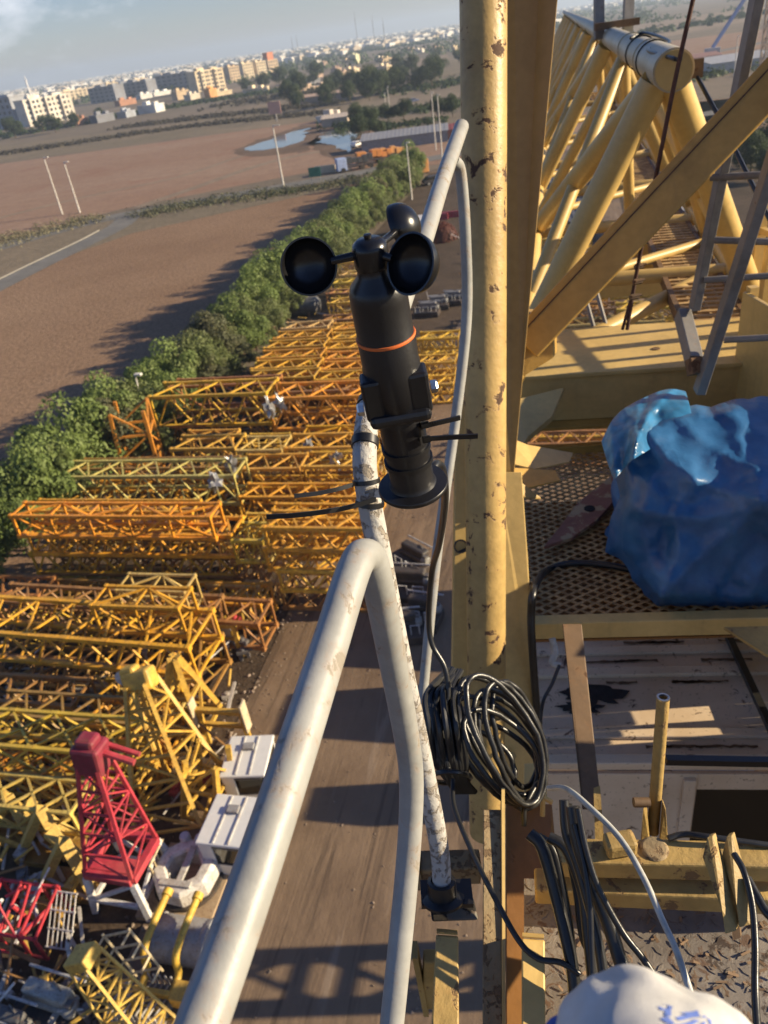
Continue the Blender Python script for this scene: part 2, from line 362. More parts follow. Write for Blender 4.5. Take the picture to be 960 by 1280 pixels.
def tree_meshes(k, h, w, mat, nl=10500, ls=.135):
    rng = random.Random(100+k); random.seed(100+k)
    cl = []; mbl = MB(); trk = MB()
    for i in range(26):
        an = rng.uniform(0, 6.28); rr = w*math.sqrt(rng.random())*.92; z = h*(.30+.62*rng.random()*(1-.35*rr/w))
        cl.append((Vector((rr*math.cos(an), rr*math.sin(an), z)), rng.uniform(.38, 1.15)*w*.42))
    cl.append((Vector((0, 0, h*.8)), w*.5))
    for i in range(nl):
        c, r = cl[i % len(cl)]
        d = Vector((random.gauss(0, 1), random.gauss(0, 1), random.gauss(0, 1)*.85+.25)).normalized()
        p = c+d*r*(1-.45*random.random()**2)
        leaf(mbl, p, ls*random.uniform(.6, 1.25), (d+Vector((random.gauss(0, .5), random.gauss(0, .5), random.gauss(0, .5)))).normalized())
    trk.tube([(0, 0, 0), (.05, .02, h*.25), (.02, .08, h*.55)], [.17, .13, .07], 8)
    for c, r in cl[:9]: trk.tube([(.04, .02, h*.22), (c.x*.5, c.y*.5, h*.42), c], [.09, .06, .025], 6)
    a = mbl.build('crown', mat); b = trk.build('trunk', m_bark)
    return a, b
PROT = []
for k, (h, w, mt) in enumerate([(6.0, 2.5, m_leaf), (5.2, 2.9, m_leaf_b), (6.8, 2.3, m_leaf), (5.6, 2.6, m_leaf2), (5.8, 2.2, m_leaf_c), (4.6, 2.4, m_leaf_b)]):
    t = thing('tree', 'x', 'tree'); a, b = tree_meshes(k, h, w, mt); a.parent = t; b.parent = t; PROT.append(t)
used = [False]*6
def put_tree(k, loc, sc, label, group, name=None):
    if not used[k]: t = PROT[k]; used[k] = True
    else: t = copy_tree(PROT[k])
    t.location = loc; t.rotation_euler = (0, 0, random.uniform(0, 6.28)); t.scale = (sc*random.uniform(.9, 1.12), sc*random.uniform(.9, 1.12), sc*random.uniform(.92, 1.1))
    tag(t, label, 'tree', group); return t
u = 31.0; i = 0
while u < 160:
    r = -32.8+random.uniform(-.7, .7)+(u-40)*.02
    k = random.choice([0, 1, 2, 0, 1, 4, 5])
    put_tree(k, Y(r, u), random.uniform(.86, 1.2), 'bushy green tree, %s from the near end of the row beside the ploughed field' % ORD[i], 'trees in the row along the yard')
    u += random.uniform(2.2, 2.9); i += 1
u = 46.0; i = 0
while u < 158:      # second line, yard side
    put_tree(random.choice([0, 1, 4, 5]), Y(-30.2+random.uniform(-.5, .5)+(u-46)*.015, u), random.uniform(.58, .78), 'smaller yard-side tree, %s from the near end, in front of the main tree row' % ORD[i], 'smaller trees on the yard side of the row')
    u += random.uniform(3.0, 4.2); i += 1
def scrub(name, px, width, hgt, nper, mat, ls, z0=0):
    pts = spline([G(*p) for p in px], 8); mb = MB()
    for a, b in zip(pts, pts[1:]):
        L = (b-a).length; t = (b-a).normalized(); nn = Vector((t.y, -t.x, 0))
        for k in range(max(1, int(L*nper))):
            c = a+t*random.uniform(0, L)+nn*random.gauss(0, width*.4)
            q = noise.noise(c*.12)*.5+.6; hh = max(.2, hgt*q*random.uniform(.5, 1.2)); rr = hh*.7
            for j in range(9):
                d = Vector((random.gauss(0, 1), random.gauss(0, 1), abs(random.gauss(0, 1)))).normalized()
                leaf(mb, c+Vector((d.x*rr, d.y*rr, d.z*hh*random.uniform(.4, 1))), ls*random.uniform(.5, 1.3), (d+Vector((0, 0, .3))).normalized())
    return tag(mb.build(name, mat), 'x', 'scrub', kind='stuff')
def sc(label, *a):
    o = scrub(*a); o['label'] = label; return o
sc('dry yellowish roadside weeds left of the field road', 'roadside_scrub', [(-60, 322), (0, 304), (60, 288), (128, 272)], 8, 2.4, 12, m_dryleaf, .26)
sc('green and dry bushes along the cross road beyond the ploughed field', 'roadside_scrub', [(172, 272), (205, 263), (260, 255), (340, 243), (420, 232), (455, 226)], 6, 3.0, 12, m_sageleaf, .26)
sc('dark shaded undergrowth at the far end of the tree row', 'roadside_scrub', [(330, 246), (400, 234), (460, 222)], 3, 2.0, 4, m_leaf2, .32)
sc('bare grey hedgerow beyond the reddish field', 'hedgerow_scrub', [(-80, 204), (60, 185), (150, 171), (250, 157), (340, 148), (420, 140)], 9, 2.6, 8, m_greyleaf, .55)
sc('second grey weed belt behind the reddish field', 'hedgerow_scrub', [(150, 160), (250, 148), (340, 138), (430, 128)], 12, 2.8, 6, m_greyleaf, .7)
sc('far dark green belt of bushes in front of the town', 'hedgerow_scrub', [(-60, 176), (40, 166), (110, 152), (200, 137), (300, 121), (440, 105)], 22, 4.2, 3.0, m_leaf2, 1.1)
sc('dark trees and bushes around the cars and sheds by the far road', 'roadside_scrub', [(440, 146), (500, 142), (560, 134), (640, 120)], 14, 3.6, 6, m_leaf2, .7)
sc('green bushes along the far highway', 'roadside_scrub', [(470, 118), (560, 105), (640, 92)], 34, 4.5, 4.5, m_leaf2, 1.0)
sc('dark green orchard beyond the far highway', 'roadside_scrub', [(840, 104), (900, 92), (960, 80)], 20, 4.5, 2.5, m_leaf2, .9)
sc('grey green scrub between the town and the dry field on the right', 'hedgerow_scrub', [(270, 132), (360, 120), (440, 108), (520, 96)], 40, 3.4, 3.5, m_greyleaf, 1.0)
sc('dark bushes around the puddles and cars', 'roadside_scrub', [(420, 150), (450, 160), (500, 158), (560, 150)], 10, 3, 5, m_leaf2, .6)
sc('dark tree belt across the far plain', 'hedgerow_scrub', [(330, 75), (440, 66), (560, 50)], 110, 7, 1.2, m_leaf2, 2.4)
sc('distant tree belt near the right horizon', 'hedgerow_scrub', [(700, 62), (800, 44), (960, 16)], 30, 7, .45, m_leaf2, 3)
sc('low dark bushes between the far fields', 'hedgerow_scrub', [(790, 95), (860, 82), (960, 70)], 14, 4, 1.2, m_leaf2, 1.2)
ft = [(452, 172, 1.1), (462, 168, 1.3), (472, 172, 1.0), (448, 158, 1.2), (485, 152, 1.0), (438, 128, 1.5), (462, 126, 1.4), (505, 150, 1.1), (548, 148, 1.2), (566, 146, 1.1)]
for i, (x, y, s) in enumerate(sorted(ft)):
    put_tree(3, G(x, y), s, 'dark bushy tree, %s from the left in the clump beyond the puddles' % ORD[i], 'trees beyond the puddles')
for i, (x, y, s) in enumerate([(938, 218, 1.1), (955, 208, 1.2), (968, 226, 1.0)]):
    put_tree(3, G(x, y), s, '%s green tree seen past the ladder at the right edge' % ['leftmost', 'middle', 'rightmost'][i], 'trees past the ladder')
rng = random.Random(3)
for i, (x, y) in enumerate(sorted([(rng.uniform(360, 575), 0) for _ in range(30)])):
    y = 118-(x-400)*.16+rng.uniform(-18, 18)
    put_tree(3, G(x, y), rng.uniform(1.2, 2.1), 'dark tree on the far plain right of the town, %s from the left' % ORD[i], 'trees scattered on the far plain')
for i, (x, y, s) in enumerate(sorted([(20, 172, 2.0), (55, 165, 1.6), (70, 166, 1.8), (96, 158, 1.5), (128, 150, 1.3), (330, 112, 1.9), (350, 108, 2.2), (372, 108, 1.9), (395, 100, 2.4), (310, 116, 1.7)])):
    put_tree(3, G(x, y), s, 'dark round tree in front of the town, %s from the left' % ORD[i], 'trees in front of the town')
# ------------------------------------------------------------------ the yard: lattice sections
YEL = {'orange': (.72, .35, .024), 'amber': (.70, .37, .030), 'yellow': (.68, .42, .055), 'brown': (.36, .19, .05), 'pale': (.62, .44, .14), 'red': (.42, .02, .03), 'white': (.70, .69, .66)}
def sect_parts(L, W, h, n, ch, lc, style):
    """one lattice section lying along +X, near bottom edge at the origin, depth along +Y"""
    c = MB(); c.bar((0, 0, 0), (L, 0, 0), ch, ch)
    lac = MB(); s = L/n
    cor = [(0, 0), (0, h), (W, h), (W, 0)] if style != 'tri' else [(0, 0), (W/2, h), (W, 0)]
    for q in range(len(cor)):
        a, b = cor[q], cor[(q+1) % len(cor)]
        for i in range(n):
            x0, x1, xm = i*s, (i+1)*s, (i+.5)*s
            if style == 'x':
                lac.bar((x0, a[0], a[1]), (x1, b[0], b[1]), lc, lc); lac.bar((x1, a[0], a[1]), (x0, b[0], b[1]), lc, lc)
            elif style == 'z':
                if (i+q) % 2: lac.bar((x0, a[0], a[1]), (x1, b[0], b[1]), lc, lc)
                else: lac.bar((x1, a[0], a[1]), (x0, b[0], b[1]), lc, lc)
                lac.bar((x0, a[0], a[1]), (x0, b[0], b[1]), lc*.8, lc*.8)
            else:
                lac.bar((x0, a[0], a[1]), (xm, b[0], b[1]), lc, lc); lac.bar((xm, b[0], b[1]), (x1, a[0], a[1]), lc, lc)
        lac.bar((L, a[0], a[1]), (L, b[0], b[1]), lc*1.2, lc*1.2)
        for i in range(n+1): lac.box((min(L-.2, max(.2, i*s)), a[0], a[1]), (ch*1.1, 0, 0), (0, ch*.56, 0), (0, 0, ch*.56))
        for x_ in (0, L): lac.box((x_, a[0], a[1]), (ch*.45, 0, 0), (0, ch*.72, 0), (0, 0, ch*.72))
        if not q % 2: lac.bar((0, a[0], a[1]), (0, b[0], b[1]), lc*1.2, lc*1.2)
    return c, lac, cor
PS = {}
def section(A, B, W, h, color, label, group, style='w', ch=.18, lc=.088, bay=None):
    A, B = Vector(A), Vector(B); L = (B-A).length; n = max(2, round(L/(bay or h*1.25)))
    key = (n, round(W, 1), round(h, 1), style, ch)
    t = thing('lattice_section', label, 'lattice section', A, group)
    d = (B-A).normalized(); t.rotation_euler = (0, 0, math.atan2(d.y, d.x))
    if key not in PS:
        c, lac, cor = sect_parts(n*h*1.25, W, h, n, ch, lc, style)
        co = c.build('chord', M['yardpaint']); lo = lac.build('lacing', M['yardpaint']); PS[key] = (co, lo, cor, n*h*1.25, [True])
    co, lo, cor, L0, fresh = PS[key]; sc_v = random.uniform(.72, 1.12)
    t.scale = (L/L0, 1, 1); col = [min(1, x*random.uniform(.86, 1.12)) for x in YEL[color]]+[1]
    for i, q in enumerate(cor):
        x = co if (fresh[0] and i == 0) else co.copy()
        if x is not co: C.objects.link(x)
        x.location = (0, q[0], q[1]); x.parent = t; x.color = col
    x = lo
    if not fresh[0]: x = lo.copy(); C.objects.link(x)
    x.parent = t; x.color = [k*.93 for k in col[:3]]+[1]; fresh[0] = False
    return t
def stack(where, xl, xr, y, ztop, W, h, color, n=1, style='w', yaw=0, ch=.18, lc=.088, bay=None, jit=.35):
    A = G(xl, y, ztop)
    d = Matrix.Rotation(rad(yaw), 3, 'Z') @ R; lo, hi = .5, 40
    for _ in range(30):
        mid = (lo+hi)/2
        if proj(A+d*mid)[0] < xr: lo = mid
        else: hi = mid
    for k in range(n):
        z = ztop-h*(k+1)-.02*k
        a = A+d*random.uniform(-jit, jit)*(k > 0)+U*random.uniform(-.1, .1)*(k > 0); a.z = max(z, .1)
        dd = Matrix.Rotation(rad(random.uniform(-.6, .6)), 3, 'Z') @ d
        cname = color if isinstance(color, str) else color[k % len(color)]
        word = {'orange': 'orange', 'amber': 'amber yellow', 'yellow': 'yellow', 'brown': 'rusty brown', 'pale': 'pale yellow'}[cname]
        pos = '' if n == 1 else (', top one' if k == 0 else ', bottom one' if k == n-1 else ', %s down' % ORD[k])
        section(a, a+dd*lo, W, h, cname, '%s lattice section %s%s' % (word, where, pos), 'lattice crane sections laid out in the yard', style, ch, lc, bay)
        if k < 2 and ztop > 1.5 and len(where.split()) < 11:
            b = a+U*(W+.25)+d*random.uniform(-.6, .6); b.z = max(.1, a.z-random.uniform(.1, .6)); rc = random.choice([cname, 'brown', 'yellow', 'orange', 'pale'])
            word2 = {'orange': 'orange', 'amber': 'amber yellow', 'yellow': 'yellow', 'brown': 'rusty brown', 'pale': 'pale yellow'}[rc]
            section(b, b+dd*(lo*random.uniform(.8, 1.0)), min(W, 1.5)*.9, h*.92, rc, '%s lattice section %s%s, rear' % (word2, where, pos), 'lattice crane sections laid out in the yard', random.choice(['w', 'z', 'x']), ch*.9, lc*.9)
O, A_, Yl, Br, Pa = 'orange', 'amber', 'yellow', 'brown', 'pale'
# far block, behind the anemometer
rows = [(352, 470, 412, Pa), (342, 478, 424, A_), (330, 482, 436, A_), (322, 482, 449, O), (314, 482, 462, A_), (306, 482, 475, A_)]
for i, (a, b, y, c) in enumerate(rows):
    stack('by the trees in the %s far row' % ORD[i], a, (a+b)/2-2, y, 4.2, 1.6, 1.5, [c, Br, A_], 2)
    stack('beside the anemometer in the %s far row' % ORD[i], (a+b)/2+2, b, y+1, 4.0, 1.5, 1.4, [A_, c, Br], 2)
stack('small, next to the dark tank', 400, 478, 402, 3.0, 1.5, 1.4, Br, 2)
stack('small, the farthest, just left of the anemometer', 410, 476, 380, 3.2, 1.5, 1.4, Yl, 2)
stack('wide, right beside the light pole', 187, 332, 497, 4.9, 2.5, 2.3, [A_, Br], 2, ch=.21, lc=.105)
stack('wide, right of the light pole, by the anemometer', 335, 482, 499, 4.9, 2.5, 2.3, [A_, Br], 2, ch=.21, lc=.105)
stack('short, in the gap by the light pole foot', 214, 293, 562, 3.6, 1.9, 1.7, [Yl, Br], 2)
stack('short, in the middle of the gap row', 297, 352, 564, 3.6, 1.9, 1.7, [Pa, Br], 2)
stack('short, right of the gap row by the anemometer', 357, 452, 561, 3.6, 1.9, 1.7, [Yl, Br], 2)
stack('long, behind the bright orange stack', 68, 292, 597, 4.2, 2.0, 1.9, [Pa, A_], 2)
stack('short, behind the cable tie tails, left one', 300, 374, 587, 3.4, 1.8, 1.7, [Yl, Br], 2)
stack('short, behind the cable tie tails, right one', 380, 470, 584, 3.4, 1.8, 1.7, [Yl, Br], 2)
stack('lying low behind the upper cable tie tail', 300, 470, 622, 3.0, 1.5, 1.4, [A_, Br], 2)
stack('in the bright orange stack', 14, 262, 645, 5.5, 1.3, 1.3, O, 1, 'z', bay=2.2, ch=.16)
stack('stacked under the bright orange one', 34, 288, 668, 4.15, 1.7, 1.3, [O, O, Br], 3)
stack('stacked under the lower cable tie tail', 330, 462, 660, 5.2, 1.5, 1.25, [A_, A_, Yl, Br], 4)
stack('in the gap right of the orange stack', 290, 328, 676, 4.0, 1.6, 1.3, [Yl, Br, Pa], 3)
stack('low and dark, at the tree side of the front gap', -40, 48, 742, 2.2, 1.6, 1.5, [Br, A_], 1)
stack('thin, lying along the gap before the orange stack', 60, 320, 738, 1.2, 1.2, 1.0, [Yl], 1)
stack('pale, under the pipe and winch junk', 20, 170, 852, 1.2, 1.3, 1.1, [Pa], 1)
stack('short, left of the leaning tower head', 100, 205, 905, 2.2, 1.4, 1.2, [A_, Br], 2)
stack('short, lying behind the red tower head', 60, 190, 965, 1.4, 1.3, 1.2, [Yl], 1, yaw=12)
stack('low, in front of the orange stack', 50, 200, 748, 1.7, 1.6, 1.4, Br, 1)
stack('low and dark in front of the orange stack, right end', 205, 325, 752, 1.8, 1.6, 1.5, [A_], 1)
stack('small open frame on top of the long front stack', 114, 222, 757, 4.9, 1.4, 1.5, A_, 1, 'z', ch=.14, bay=3)
stack('long, in the front stack at the left edge', -60, 236, 787, 3.6, 2.5, 1.65, [A_, Br], 2, yaw=-2, ch=.2)
stack('dark, between the front stack and the lane', 236, 322, 775, 2.2, 1.7, 1.5, [Br], 1, yaw=-2)
stack('left edge, clean crossed lacing, below the pipe junk', -70, 152, 926, 3.1, 1.8, 1.5, [Yl, Yl], 2, 'x', ch=.15, bay=1.9)
stack('left edge, partly hidden behind the red tower head', -70, 88, 1000, 2.1, 1.4, 1.2, [Pa], 1, 'x', ch=.13)
stack('dark, at the left edge behind the pipe junk', -70, 90, 872, 1.9, 1.6, 1.4, [Br], 1)
# right of the lane, seen through the gaps of the crane
rr = [(522, 572, 425, A_, 2.6), (520, 568, 455, Yl, 2.2), (523, 566, 482, Yl, 1.6), (655, 760, 366, A_, 3), (765, 872, 360, Yl, 3), (660, 770, 392, Br, 3), (772, 900, 388, A_, 3.2), (880, 985, 372, Yl, 3),
      (700, 830, 408, Pa, 2.4), (900, 1010, 400, A_, 3), (835, 940, 420, Br, 2), (655, 800, 525, A_, 2.2), (660, 800, 556, Br, 2), (670, 740, 300, Yl, 3), (790, 880, 330, Br, 2.5), (640, 700, 335, Br, 3)]
for i, (a, b, y, c, z) in enumerate(sorted(rr)):
    stack('seen through the crane steelwork, %s from the left' % ORD[i], a, b, y, z, 1.7, min(1.5, z-.1), c, 1)
for i, (x, y, yaw) in enumerate([(425, 355, 0), (432, 330, 5), (420, 368, -4), (436, 345, 0)]):
    stack('tilted, behind the left anemometer cup, %s in its pile' % ORD[i], x-12, x+55, y, 2.5, 1.4, 1.3, [Yl, A_, Br, Pa][i], 1, yaw=yaw)
# lattice pyramids: tower heads and frames
def legged(name, label, cat, base, tip, hb, ht, n, color, col2=None, bw=.26, lw=.11, cap=None, rot=0):
    base, tip = Vector(base), Vector(tip); t = thing(name, label, cat, base)
    ax = (tip-base).normalized(); x = Matrix.Rotation(rad(rot), 3, 'Z') @ R; x = (x-ax*x.dot(ax)).normalized(); y = ax.cross(x)
    cor = [(-1, -1), (1, -1), (1, 1), (-1, 1)]; lac = MB()
    def pt(k, f): w = hb+(ht-hb)*f; return base+(tip-base)*f+x*cor[k][0]*w+y*cor[k][1]*w
    for k in range(4):
        m = MB(); m.bar(pt(k, 0), pt(k, 1), bw, bw); o = m.build('leg', M['yardpaint2'], t); o.color = color+(1,)
        for i in range(n):
            q = (k+1) % 4; lac.bar(pt(k, i/n), pt(q, i/n), lw*1.2, lw*1.2)
            lac.bar(pt(k, i/n), pt(q, (i+1)/n), lw, lw) if (i+k) % 2 else lac.bar(pt(q, i/n), pt(k, (i+1)/n), lw, lw)
    o = lac.build('lacing', M['yardpaint2'], t); o.color = (col2 or color)+(1,)
    return t, pt, x, y, ax
def part(mb, name, t, color, bevel=.02, mat=None):
    o = mb.build(name, mat or M['yardpaint2'], t, bevel); o.color = tuple(color)+(1,); return o
RED, DRED, WHT, YL = (.46, .04, .06), (.22, .02, .04), (.66, .65, .63), (.60, .37, .06)
b0 = G(152, 1070, 1.9); t0 = G(117, 952, 6.3)
t, pt, x, y, ax = legged('apex_tower', 'red lattice tower head with dark red cap on white legs', 'crane part', b0, t0, .88, .36, 5, RED, bw=.125, lw=.055)
m = MB(); m.box(t0+ax*.25, x*.5, y*.42, ax*.55); m.box(t0+ax*.85, x*.34, y*.3, ax*.22); part(m, 'cap', t, DRED, .12)
m = MB(); m.tube([t0+ax*.5+x*.3, t0+ax*.2+x*1.5], .11, 8); m.tube([t0+ax*.5+x*.3+y*.35, t0+ax*.2+x*1.5+y*.35], .09, 8); part(m, 'pipe', t, RED, 0)
m = MB()
for k in range(4): m.bar(pt(k, 0), pt((k+1) % 4, 0), .28, .26)
m.box(b0+ax*.12-y*.45, x*.8, y*.3, ax*.04); part(m, 'base_frame', t, RED)
for k in range(4):
    a = pt(k, 0); a2 = b0+(a-b0)*1.22; m = MB(); m.bar(a-ax*.12, Vector((a2.x, a2.y, .05)), .22, .22); part(m, 'white_leg', t, WHT)
m = MB()
for k in range(4):
    a = pt(k, 0); c = pt((k+1) % 4, 0); m.bar(a-ax*1.3, c-ax*1.3, .16, .16); m.bar(a-ax*1.3, c-ax*.2, .13, .13)
part(m, 'white_brace', t, WHT)
b1 = G(232, 1012, .3); t1 = G(176, 852, 5.2)
t, pt, x, y, ax = legged('apex_tower', 'tall leaning yellow tower head with rounded cap at the lane edge', 'crane part', b1, t1, 1.45, .42, 6, YL, bw=.15, lw=.075)
m = MB(); m.box(t1+ax*.1, x*.62, y*.36, ax*.42); m.box(t1+ax*.5-x*.3, x*.35, y*.3, ax*.2); part(m, 'cap', t, (.66, .42, .06), .14)
m = MB(); m.lathe(t1+ax*.35-x*.62-y*.2, y, [(.0, 0), (.28, 0), (.28, .3), (0, .3)], 16); part(m, 'sheave', t, (.5, .5, .48), 0)
m = MB(); m.tube([t1-x*.1-y*.5-ax*.2, t1-x*.1-y*.5-ax*2.6], .12, 8); part(m, 'pipe', t, YL, 0)
b2 = G(240, 900, .4); t2 = G(217, 822, 4.2)
t, pt, x, y, ax = legged('a_frame', 'yellow pointed steel A frame standing behind the leaning tower head', 'crane part', b2, t2, .95, .12, 2, YL, bw=.22, lw=.12)
b3 = G(262, 1008, .2)
t, pt, x, y, ax = legged('pedestal_frame', 'yellow base frame with splayed legs beside the white boxes', 'crane part', b3, b3+Vector((.5, .3, 2.6)), .75, .6, 2, (.55, .34, .05), bw=.2, lw=.1)
b4 = G(152, 590, .2)
t, pt, x, y, ax = legged('lattice_stub', 'orange lattice stub standing upright by the trees left of the light pole', 'crane part', b4+R*2.0, b4+R*2.3+Vector((0, 0, 5.2)), 1.25, 1.1, 3, (.62, .25, .03), bw=.22, lw=.12, rot=20)
t, pt, x, y, ax = legged('lattice_stub', 'small dark orange lattice stub at the foot of the tree hedge', 'crane part', b4-R*.6+U*.5, b4-R*.4+U*.5+Vector((0, 0, 4.6)), 1.0, .9, 3, (.50, .17, .025), bw=.2, lw=.11, rot=5)
# angle-iron trestles by the lane
for i, (px, py) in enumerate([(278, 820), (286, 930)]):
    o = G(px, py, 0); t = thing('steel_trestle', ['yellow portal trestle standing at the lane edge beside the front stack', 'yellow trestle with pale end plates beside the leaning tower head'][i], 'trestle', o)
    m = MB(); m.bar(o+R*-1+UP*2.0, o+R*1.2+UP*2.0, .22, .22); m.bar(o+R*-1+UP*1.2, o+R*1.2+UP*1.2, .18, .18); part(m, 'beam', t, YL)
    for s in (-.9, 1.05):
        m = MB(); m.bar(o+R*s, o+R*s+UP*2.1, .22, .22); part(m, 'leg', t, YL)
    if i:
        for s in (-1.05, 1.25):
            m = MB(); m.box(o+R*s+UP*1.9-U*.1, R*.05, U*.25, UP*.75); part(m, 'end_plate', t, (.6, .5, .33))
    else:
        m = MB(); m.box(o+R*.1+UP*1.6, R*.7, U*.03, UP*.3); part(m, 'panel', t, (.5, .45, .34))
# two white cab boxes
def white_box(px, py, rz, label, s=1.0):
    o = G(px, py, 0); t = thing('operator_cab', label, 'crane cab', o)
    x = Matrix.Rotation(rad(rz), 3, 'Z') @ R; y = Matrix.Rotation(rad(rz), 3, 'Z') @ U
    w, d, h = .85*s, .95*s, 1.9*s
    m = MB(); m.box(o-x*w+UP*h/2, x*.04, y*d, UP*h/2); m.box(o+y*d+UP*h/2, x*w, y*.04, UP*h/2); m.box(o-y*d+UP*h*.22, x*w, y*.04, UP*h*.22); m.box(o-y*d+x*(-w*.7)+UP*h/2, x*w*.28, y*.038, UP*h/2)
    m.box(o+x*w+UP*h*.2, x*.04, y*d, UP*h*.2); part(m, 'wall', t, WHT, .03, M['whitepaint'])
    m = MB(); m.box(o+UP*(h+.03), x*(w+.07), y*(d+.07), UP*.07); part(m, 'roof', t, (.70, .69, .67), .05, M['whitepaint'])
    m = MB(); m.box(o-y*(d-.02)+x*(.2*w)+UP*h*.68, x*w*.62, y*.012, UP*h*.24); g_ = part(m, 'window', t, (.02, .02, .02), 0, M['glass'])
    for z_ in (.44, .92):
        m = MB(); m.box(o-y*(d+.01)+x*(.2*w)+UP*h*z_, x*w*.66, y*.02, UP*.03); part(m, 'window_frame', g_, (.1, .1, .1), 0)
    m = MB(); m.box(o+UP*(h+.16)+y*d*.4, x*.22, y*.16, UP*.07); part(m, 'roof_vent', t, (.3, .3, .3), .02)
    for q in (-.3, .35):
        m = MB(); m.bar(o+UP*(h+.12)+x*w*q-y*d, o+UP*(h+.12)+x*w*q+y*d, .05, .05); part(m, 'roof_seam', t, (.5, .49, .46), 0)
    m = MB(); m.box(o+x*(w-.02)+UP*h*.68, x*.012, y*d*.9, UP*h*.26); part(m, 'side_window', t, (.02, .02, .02), 0, M['glass'])
    m = MB(); m.box(o+UP*.4, x*.35, y*.35, UP*.3); part(m, 'seat', t, (.03, .03, .03), .08)
white_box(303, 1068, 0, 'white box cab with open black front, nearer of the two beside the thick rail', 1.02)
white_box(322, 985, 8, 'white box cab with dark roof patch, farther of the two beside the thick rail', .98)
# slewing unit on its pallet
o = G(238, 1108, 0); t = thing('slewing_ring', 'white octagonal slewing unit with open centre on a beige pallet', 'machine part', o)
m = MB(); m.box(o+UP*.14, R*1.4, U*1.45, UP*.13); part(m, 'pallet', t, (.42, .31, .19), .03)
m = MB()
pr = [(.62, .3), (1.1, .3), (1.2, .5), (1.18, 1.0), (1.05, 1.12), (.7, 1.12), (.62, 1.0), (.62, .3)]
m.lathe(o+U*.1, UP, pr, 8, False); part(m, 'ring', t, (.62, .60, .55), .03)
m = MB(); m.lathe(o+U*.1, UP, [(.85, .26), (1.24, .26), (1.24, .42), (.85, .42)], 32); part(m, 'gear_rim', t, (.03, .03, .03), 0)
m = MB(); m.box(o+U*.1+UP*1.12+R*.1, R*.12, U*.75, UP*.05); m.box(o-U*.6+UP*1.14, R*.6, U*.12, UP*.06); part(m, 'bracket', t, (.45, .44, .40), .02)
for k in (-.3, .3):
    m = MB(); m.lathe(o+U*1.15+R*(k-.1)+UP*.3, UP, [(0, 0), (.2, 0), (.2, .9), (.16, .98), (0, .98)], 14); part(m, 'motor', t, (.5, .52, .55), 0)
m = MB()
for k in range(5): m.tube([o-R*1.0+U*(-.3+k*.25)+UP*.5, o-R*1.0+U*(-.3+k*.25)+UP*1.5], .03, 6)
m.tube([o-R*1.0-U*.35+UP*1.5, o-R*1.0+U*.75+UP*1.5], .035, 6); m.tube([o-R*1.0-U*.35+UP*.9, o-R*1.0+U*.75+UP*.9], .03, 6); part(m, 'guard', t, (.6, .5, .3), 0)
# grey drum under two yellow bent pipes
o = G(232, 1205, 0); t = thing('winch_drum', 'big grey ribbed drum under two bent yellow pipes', 'machine part', o)
m = MB(); m.lathe(o-R*.95+UP*.75+U*.35, R, [(0, 0), (.78, 0), (.78, .1)]+[(.72+.02*(k % 2), .1+.08*k) for k in range(22)]+[(.78, 1.85), (.78, 1.95), (0, 1.95)], 28); part(m, 'drum', t, (.30, .31, .32), 0)
m = MB(); m.box(o+UP*.12, R*1.1, U*1.1, UP*.1); part(m, 'skid', t, (.10, .07, .05))
for k in (-.75, .35):
    m = MB(); a = o+R*k; m.tube(spline([a+U*1.25+UP*1.75, a+U*.1+UP*1.75, a-U*.55+UP*1.55, a-U*.75+UP*.9, a-U*1.3+UP*.8], 5), .12, 10); m.lathe(a+U*1.2+UP*1.75, U, [(0, 0), (.17, 0), (.17, .22), (0, .22)], 12); part(m, 'pipe', t, (.62, .40, .05), 0)
m = MB(); m.bar(o-U*1.35-R*.9+UP*.85, o-U*1.35+R*.8+UP*.85, .16, .3); m.box(o-U*1.25+R*.75+UP*.8, R*.35, U*.3, UP*.25); part(m, 'end_frame', t, YL)
# yellow ladder cage
b5 = G(190, 1300, .2); t5 = G(106, 1200, 3.4)
t, pt, x, y, ax = legged('ladder_cage', 'yellow lattice ladder cage leaning at the bottom edge', 'crane part', b5, t5, .6, .34, 7, (.62, .42, .09), bw=.085, lw=.045)
m = MB(); m.box(t5+ax*.1, x*.42, y*.36, ax*.2); part(m, 'head_block', t, (.62, .41, .08), .06)
m = MB()
for k in range(4):
    c = t5-ax*(.5+.55*k)+y*.75; m.tube([c-x*.55, c-x*.55+y*.5, c+x*.55+y*.5, c+x*.55], .04, 6)
for s in (-.55, .55): m.tube([t5-ax*.4+y*1.25+x*s, t5-ax*2.3+y*1.25+x*s], .04, 6)
part(m, 'guard_hoop', t, (.60, .50, .30), 0)
o = G(185, 1262, 0); t = thing('tool_crate', 'open white wire basket full of scrap beneath the ladder cage', 'crate', o)
m = MB(); m.box(o+UP*.25, R*.8, U*.6, UP*.22); part(m, 'tray', t, (.22, .2, .18))
m = MB()
for k in range(9):
    a = o-R*.8+R*.2*k; m.bar(a-U*.6, a-U*.6+UP*1.0, .05, .05); m.bar(a+U*.6, a+U*.6+UP*1.0, .05, .05); m.bar(a-U*.6+UP*1, a+U*.6+UP*.5, .04, .04)
part(m, 'wire_side', t, (.55, .53, .48), 0)
